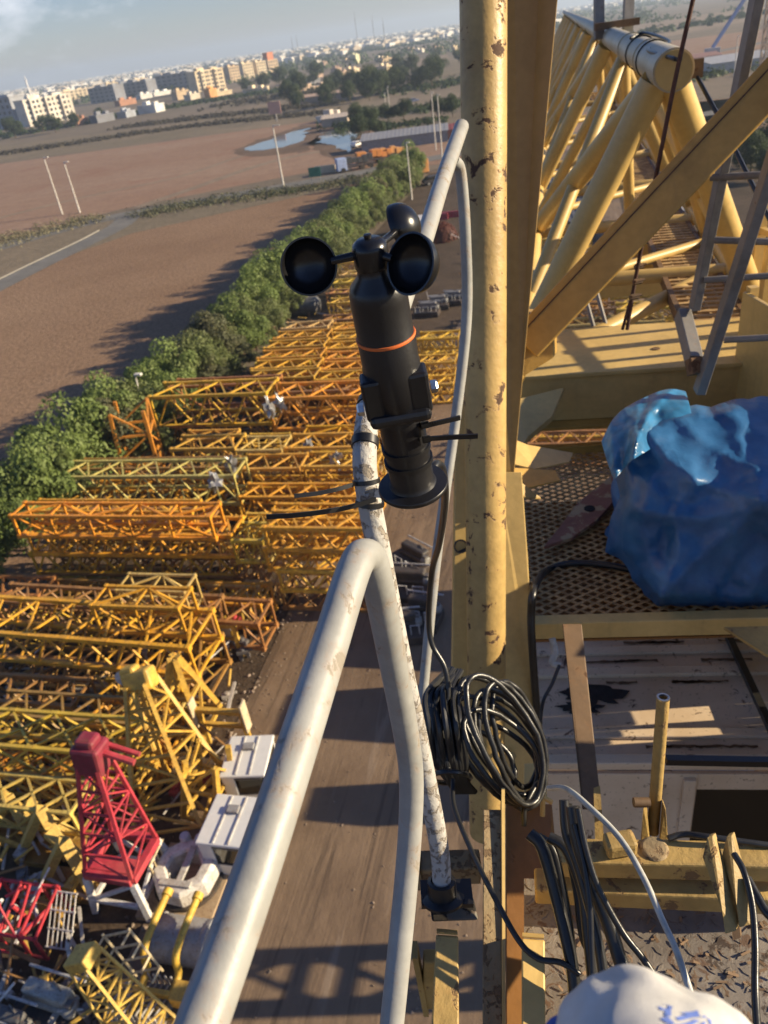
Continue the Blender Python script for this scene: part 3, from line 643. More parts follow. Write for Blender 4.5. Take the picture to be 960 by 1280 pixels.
# grey machines at the bottom-left
def machine(px, py, label, seed, col=(.33, .34, .31)):
    rng = random.Random(seed); o = G(px, py, 0); Q_ = Matrix.Rotation(rng.uniform(-.7, .7) if seed > 9 else rng.uniform(-.2, .2), 3, 'Z'); k_ = rng.uniform(.8, 1.15); R = Q_ @ globals()['R']*k_; U = Q_ @ globals()['U']*k_; t = thing('winch_machine', label, 'machine part', o)
    m = MB(); m.box(o+UP*.65, R*.95, U*.32, UP*.12); m.box(o+UP*.95+U*.05, R*.85, U*.26, UP*.24); part(m, 'housing', t, col, .1)
    m = MB(); m.lathe(o+R*.8+UP*.7-U*.1, R, [(0, 0), (.28, 0), (.28, .18), (.18, .3), (0, .3)], 16); mo_ = part(m, 'motor', t, (.25, .26, .25), 0); m = MB(); m.box(o+R*.95+UP*1.0-U*.1, R*.1, U*.12, UP*.07); m.tube([o+R*.9+UP*1.0-U*.1, o+R*.4+UP*1.25+U*.2, o+R*.1+UP*1.2+U*.3], .03, 6); part(m, 'terminal_box', mo_, (.12, .12, .12), 0)
    m = MB(); m.box(o+UP*.3-U*.6, R*1.2, U*.8, UP*.25); part(m, 'bed', t, (.02, .02, .024), .04)
    m = MB()
    for s in (-1.1, -.3, .5): m.tube([o+R*s-U*1.1, o+R*s-U*1.1+UP*1.1, o+R*(s+.5)-U*1.1+UP*1.1, o+R*(s+.5)-U*1.1], .035, 6)
    m.tube([o-R*1.1+U*.6+UP*1.1, o+R*1.1+U*.6+UP*1.1], .05, 6); part(m, 'rail', t, (.45, .46, .46), 0)
machine(72, 1262, 'grey winch machine with rails at the bottom left corner', 3)
machine(20, 1290, 'dark winch machine under pale pipes in the very bottom left corner', 4, (.08, .085, .09))
machine(40, 868, 'grey pipe and winch junk at the left edge behind the front stack', 5, (.40, .38, .33))
machine(118, 880, 'grey and yellow winch junk next to the leaning tower head', 6, (.36, .33, .25))
for i, (px, py) in enumerate([(548, 384), (566, 378), (536, 392)]):
    machine(px, py, '%s grey engine block in the group right of the anemometer cup' % ['middle', 'right-most', 'left-most'][i], 10+i, (.20, .20, .195))
# red cluster with white cage
o = G(50, 1170, 0); t = thing('climbing_frame', 'red climbing frame with hydraulic struts at the left edge', 'crane part', o)
rng = random.Random(5); m = MB()
for s in (-1.3, -.5, .3, .9): m.bar(o+R*s-U*.8+UP*.2, o+R*s-U*.8+UP*1.5, .10, .10); m.bar(o+R*s+U*.8+UP*.2, o+R*s+U*.8+UP*1.9, .10, .10); m.bar(o+R*s-U*.8+UP*1.4, o+R*s+U*.8+UP*1.8, .09, .09)
for z, s in ((.3, -.8), (1.45, -.8), (1.8, .8), (.3, .8)): m.bar(o-R*1.4+U*s+UP*z, o+R*1.0+U*s+UP*z, .10, .10)
part(m, 'frame', t, (.50, .03, .045))
for k in range(16):
    a = o+R*rng.uniform(-1.4, .9)+U*rng.uniform(-.9, .8)+UP*rng.uniform(.9, 1.6); m = MB(); m.tube([a, a+Vector((rng.uniform(-.5, .8), rng.uniform(-.4, 1.0), rng.uniform(-.1, .9)))], rng.uniform(.035, .08), 8); part(m, 'strut', t, (.50, .03, .045) if k % 3 else WHT, 0)
o = G(92, 1168, 0); t = thing('wire_cage', 'white tubular cage leaning on the red climbing frame', 'cage', o)
m = MB()
for k in range(6): a = o-R*.45+R*.18*k; m.tube([a-U*.7+UP*.4, a+U*.5+UP*1.7], .03, 6)
for k in range(4): a = o-U*.7+UP*.4+(U*1.2+UP*1.3)*(k/3); m.tube([a-R*.5, a+R*.5], .035, 6)
part(m, 'grid', t, (.6, .58, .54), 0)
# chunky yellow V frames
for i, (px, py, s) in enumerate([(70, 1062, 1.0), (28, 1040, .9), (98, 1102, 1.0), (150, 940, .7)]):
    o = G(px, py, 0); t = thing('support_frame', ['thick yellow V shaped support frame left of the red tower head', 'thick yellow V frame at the far left edge', 'low yellow V frame in front of the red tower head legs', 'small yellow V frame below the leaning tower head'][i], 'crane part', o)
    for a_, b_ in (((-1.1, -.5, .3), (.1, .2, 2.2)), ((.1, .2, 2.2), (1.0, -.5, .4)), ((-1.0, .7, 1.8), (.9, .1, .6))):
        m = MB(); m.bar(o+(R*a_[0]+U*a_[1])*s+UP*a_[2]*s, o+(R*b_[0]+U*b_[1])*s+UP*b_[2]*s, .42*s, .32*s); part(m, 'arm', t, (.56, .38, .09))
    m = MB(); m.box(o+UP*.15, R*1.2*s, U*.8*s, UP*.14); part(m, 'foot_plate', t, (.32, .18, .04))
# loose struts and pipes
rng = random.Random(11)
for k in range(260):
    px, py = rng.choice([(rng.uniform(0, 300), rng.uniform(820, 1000)), (rng.uniform(0, 190), rng.uniform(960, 1130)), (rng.uniform(0, 180), rng.uniform(1140, 1280)), (rng.uniform(200, 320), rng.uniform(560, 800)), (rng.uniform(330, 480), rng.uniform(380, 420)), (rng.uniform(525, 960), rng.uniform(300, 420))])
    if 120 < px < 300 and 1030 < py < 1260: continue
    o = G(px, py, 0); m = MB(); o.z = rng.uniform(.1, 1.3); L = rng.uniform(.7, 2.2); an = rng.uniform(0, 3.14)
    d = Vector((math.cos(an), math.sin(an), rng.uniform(-.05, .5)))*L/2; o.z = max(o.z, abs(d.z)+.1)
    if rng.random() < .5: m.tube([o-d, o+d], rng.uniform(.03, .065), 8)
    else: m.bar(o-d, o+d, rng.uniform(.07, .16), rng.uniform(.05, .1))
    c, wd = rng.choice([((.60, .38, .07), 'yellow'), ((.60, .38, .07), 'yellow'), ((.45, .43, .40), 'grey'), ((.60, .59, .56), 'white'), ((.30, .16, .05), 'brown')])
    b = tag(m.build('loose_strut', M['yardpaint2']), 'short loose %s steel strut lying among the stored crane parts' % wd, 'strut', 'loose %s struts among the crane parts' % wd); b.color = c+(1,)
rng = random.Random(19)
for k in range(70):      # small scrap machine parts
    px, py = rng.choice([(rng.uniform(-5, 290), rng.uniform(830, 1010)), (rng.uniform(-5, 120), rng.uniform(960, 1140)), (rng.uniform(-5, 200), rng.uniform(1120, 1285)), (rng.uniform(225, 310), rng.uniform(700, 830))])
    if 110 < px < 300 and 1030 < py < 1260: continue
    o = G(px, py, 0); m = MB(); s_ = rng.uniform(.14, .36); an = rng.uniform(0, 3.1); x = Vector((math.cos(an), math.sin(an), 0)); y = Vector((-x.y, x.x, 0)); z0 = rng.choice([.2, .5, .9])
    m.box(o+UP*(z0+.1), x*s_, y*s_*.6, UP*s_*.3); m.tube([o+x*s_*.9+UP*(z0+.1), o+x*s_*1.7+UP*(z0+.15)], s_*.25, 10); m.lathe(o+UP*(z0+.1+s_*.3), UP, [(0, 0), (s_*.45, 0), (s_*.4, s_*.35), (0, s_*.4)], 12); m.bar(o-x*s_*.6-UP*0, o-x*s_*.6+UP*(z0+.1), s_*.5, s_*.5)
    c, wd = rng.choice([((.42, .41, .39), 'grey'), ((.12, .12, .125), 'black'), ((.62, .60, .57), 'white'), ((.58, .36, .07), 'yellow'), ((.40, .04, .05), 'red')])
    b = tag(m.build('scrap_part', M['yardpaint2']), 'small %s motor-like scrap part among the stored crane pieces' % wd, 'machine part', 'small %s scrap parts on the yard floor' % wd); b.color = c+(1,)
# crumpled film scraps lashed on the stacks
for i, (px, py, z) in enumerate([(290, 582, 4), (268, 603, 4), (385, 560, 3.4), (350, 505, 5), (420, 575, 3.2), (338, 512, 5)]):
    o = G(px, py, z); m = MB(); rng = random.Random(i); m.ball((0, 0, 0), .5, 14, 9, .75, .5, 1.35)
    for q in range(len(m.v)): v = m.v[q]; m.v[q] = v*(.75+1.1*noise.noise(v*5+Vector((i*7, 0, 0)))+.6*noise.noise(v*13+Vector((i*3, 5, 0))))+o
    tag(m.build('plastic_film', M['film']), 'crumpled clear plastic film on the stacked sections, %s scrap from the left' % ORD[sorted([268, 290, 338, 350, 385, 420]).index(px)], 'film', 'film scraps on the stacks')
# dark tank, light poles
o = G(378, 394, 0); t = thing('steel_tank', 'long dark grey tank lying at the far end by the trees', 'tank', o)
m = MB(); L = 4.2; m.lathe(o-R*2.3+UP*1.0, R, [(0, 0), (.7, .05), (.95, .3), (.95, L), (.7, L+.25), (0, L+.3)], 20); part(m, 'shell', t, (.10, .11, .12), 0)
for s in (-1.3, 1.0):
    m = MB(); m.box(o+R*s+UP*.25, R*.15, U*.8, UP*.25); part(m, 'cradle', t, (.2, .1, .05))
o = G(455, 428, 2.0); t = thing('sheet_stack', 'grey flat sheet bundle behind the anemometer body', 'bundle', G(455, 428, 0))
m = MB(); m.box(G(445, 425, 2.6), R*3.0, U*.9, UP*.25); part(m, 'sheet', t, (.30, .29, .30), .03)
def lamp(px, py, h, label, arm=1.2, col=(.62, .60, .55), r=.09, name='street_lamp', head=True, lean=0):
    o = G(px, py, 0); t = thing(name, label, 'lamp post', o, 'lamp posts around the yard and fields')
    m = MB(); m.tube([o, o+UP*h*.5+R*lean*.4, o+UP*h+R*lean], [r*1.3, r, r*.7], 8); part(m, 'pole', t, col, 0)
    if head:
        tp = o+UP*h+R*lean; m = MB(); m.box(tp+R*arm*.5+UP*.05, R*arm*.55, U*.16, UP*.08); part(m, 'lamp_head', t, (.75, .73, .68), .02)
lamp(190, 552, 5.6, 'pale light pole with box head standing by the trees in the yard', .5, r=.08, lean=.35)
lamp(78, 268, 11.5, 'leftmost tall street lamp by the field road junction', 1.0, r=.15)
lamp(100, 266, 10.2, 'second tall street lamp from the left by the junction', 1.0, r=.15)
lamp(355, 235, 11.8, 'tall leaning street lamp with pinkish head near the puddle', 1.4, r=.15)
for i, (x, y, h) in enumerate([(515, 250, 9), (545, 188, 12), (553, 200, 12.5), (488, 145, 9), (484, 150, 8)]):
    lamp(x, y, h, ['short lamp post standing at the far end of the tree row', 'left of two tall poles in the far yard', 'right of two tall poles in the far yard', 'thin pole among the dark bushes, right of two', 'thin pole among the dark bushes, left of two'][i], .5, r=.12)
lamp(914, 130, 14, 'thin white pole in the field past the ladder', .4, r=.14)

# container stacks added right of the lane to cast its shadows, plus a mast
for i, (r, u_, w, d, h, nm) in enumerate([(6.5, 30.5, 2.4, 2.6, 5.4, 'first'), (6.0, 25.0, 2.6, 1.2, 5.8, 'second'), (5.0, 20.2, 1.2, .75, 5.0, 'third')]):
    o = Y(r, u_); t = thing('shade_stack', 'added container stack shading the lane from the right, %s from the far end' % nm, 'container', o)
    for k in range(2):
        m = MB(); m.box(o+UP*(h*(k+.5)/2), R*w, U*d, UP*(h/4-.02))
        for q in range(12): m.box(o+UP*(h*(k+.5)/2)-U*d+R*(w*(q/5.5-1)*.96), R*.06, U*.04, UP*(h/4-.1))
        part(m, 'stack_box', t, [(.25, .27, .3), (.35, .2, .1)][k], 0)
o = Y(9.0, 14.4); t, pt, x, y, ax = legged('lattice_mast', 'grey lattice mast standing right of the lane', 'mast', o, o+UP*12, .8, .8, 8, (.4, .4, .4), bw=.26, lw=.16)
m = MB(); m.box(o+UP*.1, R*1.3, U*1.3, UP*.1); part(m, 'footing', t, (.35, .33, .3))
for i, (px, py) in enumerate([(512, 735), (530, 770), (505, 790), (520, 705)]):
    machine(px, py, 'dark engine part heap between the handrail and the stanchion, %s' % ['farthest but one', 'right-hand near one', 'nearest one', 'farthest one'][i], 40+i, (.055, .05, .045))

m = MB(); rng = random.Random(44)
for k in range(3200):
    r = rng.choice([rng.gauss(-13.8, .9), rng.uniform(-30, -14), rng.gauss(-2, 3), rng.uniform(-14, 3)*1.0]); u_ = rng.uniform(4, 60)
    c_ = Y(r, u_, .06); q = rng.uniform(.02, .09)*(1.6 if r < -14 else .8); a_ = rng.uniform(0, 6.28)
    x = Vector((math.cos(a_), math.sin(a_), 0))*q; y = Vector((-x.y, x.x, 0))*rng.uniform(.4, 1); m.add([c_-x-y*.3, c_+x-y*.6, c_+x*.4+y, c_-x*.5+y*.8, c_+UP*q*.7], [(0, 1, 4), (1, 2, 4), (2, 3, 4), (3, 0, 4)])
tag(m.build('lane_debris', simple('debris_stone', (.20, .15, .11), .9, 0, .5, 1)), 'small stones and scrap bits strewn along the lane and yard', 'debris', kind='stuff')
# ------------------------------------------------------------------ town, vehicles, far things
def bpart(mb, name, t, color, mat=None):
    o = mb.build(name, mat or M['bldg'], t); o.color = tuple(color)+(1,); return o
m_win = simple('dark_window', (.05, .05, .055), .2, 0, .3, .3)
def block(px0, px1, py, hpx, yaw, col, label, floors=0, bays=0, depth=14, top=None, towers=0, group='apartment blocks along the near edge of the town', cat='building'):
    cx = (px0+px1)/2; o = G(cx, py, 0); d = (o-EYE).dot(cf)
    w = (px1-px0)*d/F*1.06; h = hpx*.84*d/F/1.14
    t = thing('apartment_block', label, cat, o, group)
    Rz = Matrix.Rotation(rad(yaw), 3, 'Z'); x = Rz @ Vector((1, 0, 0)); y = Rz @ Vector((0, 1, 0))
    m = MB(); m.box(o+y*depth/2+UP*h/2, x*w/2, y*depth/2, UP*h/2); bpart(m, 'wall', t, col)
    m = MB(); m.box(o+y*depth/2+UP*(h+.3), x*(w/2+.25), y*(depth/2+.25), UP*.3); m.box(o+y*depth*.5+UP*(h+1.4)-x*w*.2, x*w*.12, y*depth*.2, UP*1.1); m.box(o+y*depth*.5+UP*(h+1.1)+x*w*.28, x*w*.09, y*depth*.2, UP*.8)
    bpart(m, 'roof', t, tuple(min(1, c*1.1) for c in col))
    for k in range(towers):
        f = (k+.5)/towers-.5; m = MB(); m.box(o-y*.9+x*f*w*.96+UP*h*.52, x*w/towers*.19, y*.9, UP*h*.52); bpart(m, 'stair_tower', t, tuple(min(1, c*1.12) for c in col))
    if floors:
        for i in range(bays):
            for j in range(floors):
                c = o+x*((i+.5)/bays-.5)*w*.94+UP*h*(j+.55)/floors
                if towers and abs(((((i+.5)/bays)*towers) % 1)-.5) < .17: c = c-y*1.82
                m = MB(); m.box(c-y*.03, x*w/bays*.24, y*.05, UP*h/floors*.27); bpart(m, 'window', t, (.05, .05, .055), m_win)
    if top: m = MB(); m.box(o+y*depth/2+UP*(h*1.3), x*w*.3, y*depth*.3, UP*h*.3); bpart(m, 'tower_top', t, top)
    return t
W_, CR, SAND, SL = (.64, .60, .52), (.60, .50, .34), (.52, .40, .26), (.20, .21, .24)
block(-40, 34, 162, 44, -32, (.30, .32, .36), 'bluish shaded apartment block at the far left edge', 5, 8)  # bluish grey wall colour carries this block's shade
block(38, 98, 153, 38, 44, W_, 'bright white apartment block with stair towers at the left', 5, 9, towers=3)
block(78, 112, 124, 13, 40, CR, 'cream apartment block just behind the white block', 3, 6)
block(108, 152, 128, 22, -35, SL, 'dark shaded block, first right of the cream block behind the white one', 4, 5)  # slate wall colour paints in the shade on this line of blocks
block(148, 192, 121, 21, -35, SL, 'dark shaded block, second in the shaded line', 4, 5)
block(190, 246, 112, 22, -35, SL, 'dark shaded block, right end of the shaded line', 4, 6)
block(134, 150, 112, 10, 42, CR, 'small sunlit cream house on the shaded line, left one', 2, 3)
block(168, 188, 107, 10, 42, CR, 'small sunlit cream house on the shaded line, middle one', 2, 3)
block(206, 222, 102, 11, 42, CR, 'small sunlit cream house on the shaded line, right one', 2, 3)
block(246, 286, 112, 29, 42, SAND if 0 else CR, 'wide sunlit cream apartment block in the middle of the town', 5, 8, towers=2)
block(288, 303, 102, 22, 42, SAND, 'sunlit sandy apartment block right of the wide cream one', 5, 4)
block(305, 320, 98, 22, 42, CR, 'sunlit cream apartment block, second right of the wide cream one', 5, 4)
block(322, 336, 95, 21, 42, CR, 'sunlit cream apartment block left of the orange topped tower', 5, 4)
block(336, 351, 92, 20, 42, SAND, 'apartment block with a square orange tower rising on its roof', 4, 4, top=(.55, .20, .10))
rng = random.Random(21)
lows = [(98, 112, 156, 9, (.42, .22, .15)), (122, 145, 152, 10, SL), (146, 160, 148, 8, (.30, .33, .38)), (171, 198, 142, 11, (.60, .60, .58)), (150, 172, 131, 7, (.40, .20, .12)), (176, 192, 123, 6, (.62, .62, .6)),
        (192, 216, 119, 5, (.62, .62, .6)), (222, 238, 124, 12, SAND), (238, 252, 124, 7, (.6, .55, .45)), (256, 264, 123, 12, (.55, .28, .1)), (268, 292, 119, 5, CR), (302, 330, 116, 5, CR), (352, 372, 118, 4, (.55, .38, .26)), (370, 424, 111, 3, (.5, .38, .28)), (362, 378, 103, 7, W_), (386, 402, 104, 5, SL),
        (414, 438, 150, 6, (.60, .55, .48)), (486, 504, 104, 6, CR), (438, 446, 80, 12, (.6, .6, .4))]
for i, (a, b, y, h, c) in enumerate(sorted(lows)):
    block(a, b, y, h, rng.choice([38, 42, -30]), c, 'low building in front of the town, %s from the left' % ORD[i], 0, 0, 9, group='low buildings in front of the town')
rng = random.Random(8)
for i, x in enumerate(sorted(rng.uniform(380, 575) for _ in range(16))):
    y = 92-(x-400)*.15+rng.uniform(-12, 12); block(x, x+rng.uniform(7, 16), y, rng.uniform(3.5, 6), rng.choice([38, 42, -30]), rng.choice([W_, CR, SAND, (.45, .33, .25)]), 'low pale building on the plain right of the orange topped tower, %s from the left' % ORD[i], 0, 0, 9, group='low buildings on the far plain')
# mosque-like white tower and masts
def spire(px0, py0, py1, label, r, col, name='slender_tower'):
    o = G(px0, py0, 0); d = (o-EYE).dot(cf); h = (py0-py1)*d/F/1.14
    t = thing(name, label, 'tower', o); m = MB(); m.tube([o, o+UP*h*.8, o+UP*h*.82, o+UP*h], [r, r, r*.6, r*.4], 8); bpart(m, 'shaft', t, col); m = MB(); m.lathe(o+UP*h*.8, UP, [(r, 0), (r*1.4, r*.2), (r*1.4, r), (r, r)], 8); bpart(m, 'gallery', t, col)
    return t
spire(40, 125, 95, 'slim white minaret behind the white apartment block', 1.7, (.7, .69, .67))
for i, (x, y0, y1) in enumerate([(368, 72, 46), (374, 70, 44), (448, 60, 16), (469, 58, 20), (482, 60, 24), (600, 60, 20)]):
    spire(x, y0, y1, 'thin dark mast on the hazy skyline, %s from the left' % ORD[i], .55, (.14, .14, .16), 'radio_mast')
# far city: beyond counting
mb = MB()
rng = random.Random(4)
for k in range(8000):
    az = rad(rng.uniform(-40, 36)); ds = 1500+5600*rng.random()**.8
    o = Vector((math.sin(az)*ds, math.cos(az)*ds, 0)); px = proj(o)
    if px[0] > 700 and ds < 2600: continue
    if noise.noise(o*.0016) < -.22: continue
    w = rng.uniform(4, 11)*(1+ds/9000); h = rng.uniform(3, 7.5)*(1+ds/9000); a = rng.choice([.75, .75, -.6])+rng.uniform(-.15, .15)
    x = Vector((math.cos(a), math.sin(a), 0)); y = Vector((-x.y, x.x, 0)); mb.cur = rng.choice([0, 0, 0, 1, 1, 2]); mb.box(o+UP*h/2, x*w, y*w*.6, UP*h/2)
mats = [simple('far_white', (.62, .60, .56), .9), simple('far_cream', (.45, .37, .27), .9), simple('far_grey', (.2, .2, .21), .9)]
tag(mb.build('distant_city', mats), 'hazy mass of small pale houses spreading to the horizon', 'city', kind='stuff')
mb = MB()
for k in range(5200):
    az = rad(rng.uniform(-40, 36)); ds = rng.uniform(450, 4500); o = Vector((math.sin(az)*ds, math.cos(az)*ds, 0))
    if noise.noise(o*.003+Vector((9, 0, 0))) < -.12: continue
    s = rng.uniform(2, 6)*(1+ds/3500)
    if proj(o)[1] > 150-.148*proj(o)[0] + 0: continue
    for j in range(14):
        d = Vector((rng.gauss(0, 1), rng.gauss(0, 1), abs(rng.gauss(0, .7)))).normalized(); leaf(mb, o+Vector((d.x*s*1.6, d.y*s*1.6, d.z*s)), s*.42, d)
tag(mb.build('distant_greenery', m_leaf2), 'dark scattered far-off trees across the plain', 'greenery', kind='stuff')
# vehicles
def car(px, py, yaw, col, label, L=4.3, tall=1.5, cat='car', name='parked_car', group=None):
    o = G(px, py, 0); t = thing(name, label, cat, o, group); Rz = Matrix.Rotation(rad(yaw), 3, 'Z'); x, y = Rz @ Vector((1, 0, 0)), Rz @ Vector((0, 1, 0))
    h = tall; m = MB(); pro = [(-.5, .3), (-.5, .62), (-.44, .66), (-.3, 1.0), (.12, 1.0), (.28, .68), (.47, .6), (.5, .45), (.5, .3)]
    if cat != 'car': pro = [(-.5, .2), (-.5, 1.0), (.36, 1.0), (.46, .62), (.5, .55), (.5, .2)]
    m.prism([o-y*.85+x*a*L+UP*b*h for a, b in pro], y*1.7); part(m, 'body', t, col, .06)
    m = MB(); m.prism([o-y*.87+x*a*L+UP*b*h for a, b in [(-.41, .69), (-.29, .95), (.11, .95), (.24, .69)]], y*1.74); part(m, 'window', t, (.02, .02, .025), 0, M['glass'])
    for a in (-.3, .3):
        for s in (-.8, .8):
            m = MB(); m.lathe(o+x*a*L+y*(s-.1)+UP*.33, y, [(0, 0), (.33, 0), (.33, .2), (0, .2)], 14); wh = part(m, 'wheel', t, (.02, .02, .02), 0); m = MB(); m.lathe(o+x*a*L+y*(s-.11)+UP*.33, y, [(0, 0), (.18, 0), (.18, .22), (0, .22)], 10); part(m, 'rim', wh, (.4, .4, .4), 0)
    return t
car(446, 184, 60, (.75, .75, .75), 'white car parked left of another beside the big puddle')
car(467, 183, 75, (.72, .72, .72), 'white car parked right of another beside the big puddle')
car(555, 134, 80, (.75, .75, .76), 'white van on the far road beyond the red shed', 5.5, 2.1, 'van', 'parked_van')
car(566, 134, 80, (.5, .5, .52), 'grey van right of the white one on the far road', 5.0, 1.9, 'van', 'parked_van')
car(517, 128, 10, (.12, .18, .35), 'dark blue car on the far road', 4.3)
car(543, 230, 10, (.03, .03, .035), 'black car in the shade at the far end of the lane', 4.3)
car(524, 290, 80, (.62, .62, .62), 'white van in the yard beyond the rear anemometer cup', 5.0, 2.0, 'van', 'parked_van')
def truck(px, py, yaw, cab, load, label, L=8, name='lorry'):
    o = G(px, py, 0); t = thing(name, label, 'lorry', o); Rz = Matrix.Rotation(rad(yaw), 3, 'Z'); x, y = Rz @ Vector((1, 0, 0)), Rz @ Vector((0, 1, 0))
    m = MB(); m.box(o+x*(-L*.42)+UP*1.6, x*1.1, y*1.2, UP*1.25); part(m, 'cab', t, cab, .1)
    m = MB(); m.box(o+x*.8+UP*1.0, x*L*.42, y*1.15, UP*.15); part(m, 'flatbed', t, (.06, .05, .05))
    m = MB(); rr = random.Random(px)
    for k in range(5): m.box(o+x*(-1.5+k*1.2)+UP*(1.8+rr.uniform(-.2, .5)), x*.55, y*rr.uniform(.5, 1.0), UP*rr.uniform(.4, .8))
    part(m, 'load', t, load, .05)
    for a in (-.4, .15, .4):
        for s in (-1.1, 1.1):
            m = MB(); m.lathe(o+x*a*L+y*(s-.15)+UP*.5, y, [(0, 0), (.5, 0), (.5, .3), (0, .3)], 14); part(m, 'wheel', t, (.02, .02, .02), 0)
truck(446, 212, 10, (.35, .45, .7), (.04, .045, .05), 'blue and white lorry with a dark load beside the orange machines')
truck(470, 204, 10, (.62, .25, .05), (.65, .25, .05), 'orange mobile machine right of the dark loaded lorry')
truck(487, 200, 15, (.62, .28, .05), (.55, .28, .08), 'orange mobile machine at the right end of its pair')
truck(524, 216, 100, (.65, .3, .08), (.6, .58, .5), 'orange loader with a pale bucket behind the small lamp post', 5)
def shed(px0, px1, py, h, col, rcol, label, depth=9, name='shed', yaw=-8):
    a, b = G(px0, py), G(px1, py); o = (a+b)/2; t = thing(name, label, 'shed', o); w = (b-a).length/2
    Rz = Matrix.Rotation(rad(yaw), 3, 'Z'); x, y = Rz @ Vector((1, 0, 0)), Rz @ Vector((0, 1, 0))
    m = MB(); m.box(o+y*depth/2+UP*h/2, x*w, y*depth/2, UP*h/2); part(m, 'wall', t, col, 0)
    m = MB(); n_ = max(6, int(w*2)); 
    m.prism([o-x*(w+.3)-y*.3+UP*h, o+x*(w+.3)-y*.3+UP*h, o+x*(w+.3)+y*(depth+.3)+UP*(h+.8), o-x*(w+.3)+y*(depth+.3)+UP*(h+.8)], UP*.12)
    for k in range(n_): f = -w+2*w*(k+.5)/n_; m.bar(o+x*f-y*.35+UP*(h+.14), o+x*f+y*(depth+.3)+UP*(h+.94), .12, .08)
    part(m, 'roof', t, rcol, 0); return t
shed(470, 545, 184, 2.5, (.25, .26, .28), (.30, .31, .33), 'long grey shed behind the white cars', 8)
shed(494, 580, 178, 2.2, (.22, .06, .05), (.28, .07, .06), 'long red shed with white truck roof beyond the far yard', 5)
shed(410, 428, 158, 2.5, (.5, .42, .33), (.6, .52, .42), 'small beige hut between the puddles and the hedgerow', 6, 'hut')
shed(388, 420, 128, 3, (.45, .32, .24), (.5, .36, .26), 'long low reddish barn in the dry field', 7, 'barn')
shed(795, 850, 302, 3.2, (.35, .35, .34), (.42, .42, .41), 'shed with pale corrugated roof seen below the walkway', 7, 'shed')
shed(700, 745, 306, 2.8, (.08, .09, .11), (.10, .11, .13), 'dark shed seen between the jib struts', 8, 'shed')
shed(690, 740, 250, 2.8, (.12, .13, .15), (.14, .15, .17), 'second dark shed farther along between the jib struts', 8, 'shed')
shed(715, 745, 395, 3, (.50, .55, .62), (.58, .60, .64), 'white and blue cabin seen under the orange diagonal strut', 2.5, 'site_cabin')
shed(905, 960, 88, 3, (.5, .5, .48), (.6, .6, .58), 'long pale greenhouse past the ladder', 20, 'greenhouse')
shed(858, 890, 84, 3, (.42, .2, .14), (.45, .25, .18), 'small reddish house left of the pale greenhouse', 8, 'house')
# barrier blocks and signs
o = G(407, 216); t = thing('barrier_block', 'pale concrete barrier block by the cross road', 'barrier', o); m = MB(); m.prism([o-R*2.5-U*.4, o-R*2.5+U*.4, o-R*2.5+U*.25+UP*1.5, o-R*2.5-U*.25+UP*1.5], R*5); part(m, 'block', t, (.6, .5, .34), .05); m = MB(); m.box(o+UP*1.52, R*2.3, U*.1, UP*.06); part(m, 'lifting_bar', t, (.3, .3, .3))
o = G(396, 232); t = thing('road_sign', 'green road sign on two posts by the cross road', 'sign', o); m = MB(); m.box(o+UP*2.6, R*1.3, U*.05, UP*.9); part(m, 'panel', t, (.06, .26, .15), .01)
for s in (-1, 1):
    m = MB(); m.tube([o+R*s+U*.12, o+R*s+U*.12+UP*3.2], .06, 6); part(m, 'post', t, (.4, .4, .4), 0)
o = G(346, 152); t = thing('billboard', 'small pinkish billboard in the hedgerow beyond the red field', 'sign', o); m = MB(); m.box(o+UP*5, R*2.6, U*.15, UP*2.2); part(m, 'panel', t, (.6, .36, .3), .02); m = MB(); m.tube([o+U*.3, o+U*.3+UP*5], .25, 8); part(m, 'post', t, (.3, .3, .3), 0)
for i, (x, y) in enumerate([(548, 275), (562, 272)]):
    o = G(x, y); m = MB(); m.prism([o-R*1.5-U*.3, o-R*1.5+U*.3, o-R*1.5+U*.2+UP*.9, o-R*1.5-U*.2+UP*.9], R*3); b = tag(m.build('road_barrier', M['yardpaint2']), ['dark red barrier, left of two beyond the anemometer', 'dark red barrier, right of two beyond the anemometer'][i], 'barrier'); b.color = (.3, .03, .05, 1)
o = G(552, 300); m = MB()
for k in range(1500):
    d = Vector((random.gauss(0, 1), random.gauss(0, 1), abs(random.gauss(0, 1)))).normalized(); leaf(mb_ := m, o+Vector((d.x*2.4, d.y*2.4, d.z*2.6))*random.uniform(.6, 1), .25, d)
tag(m.build('shrub', leafmat('red_brown_leaf', (.10, .03, .025), (.16, .06, .035))), 'reddish brown shrub right of the rear anemometer cup', 'shrub')
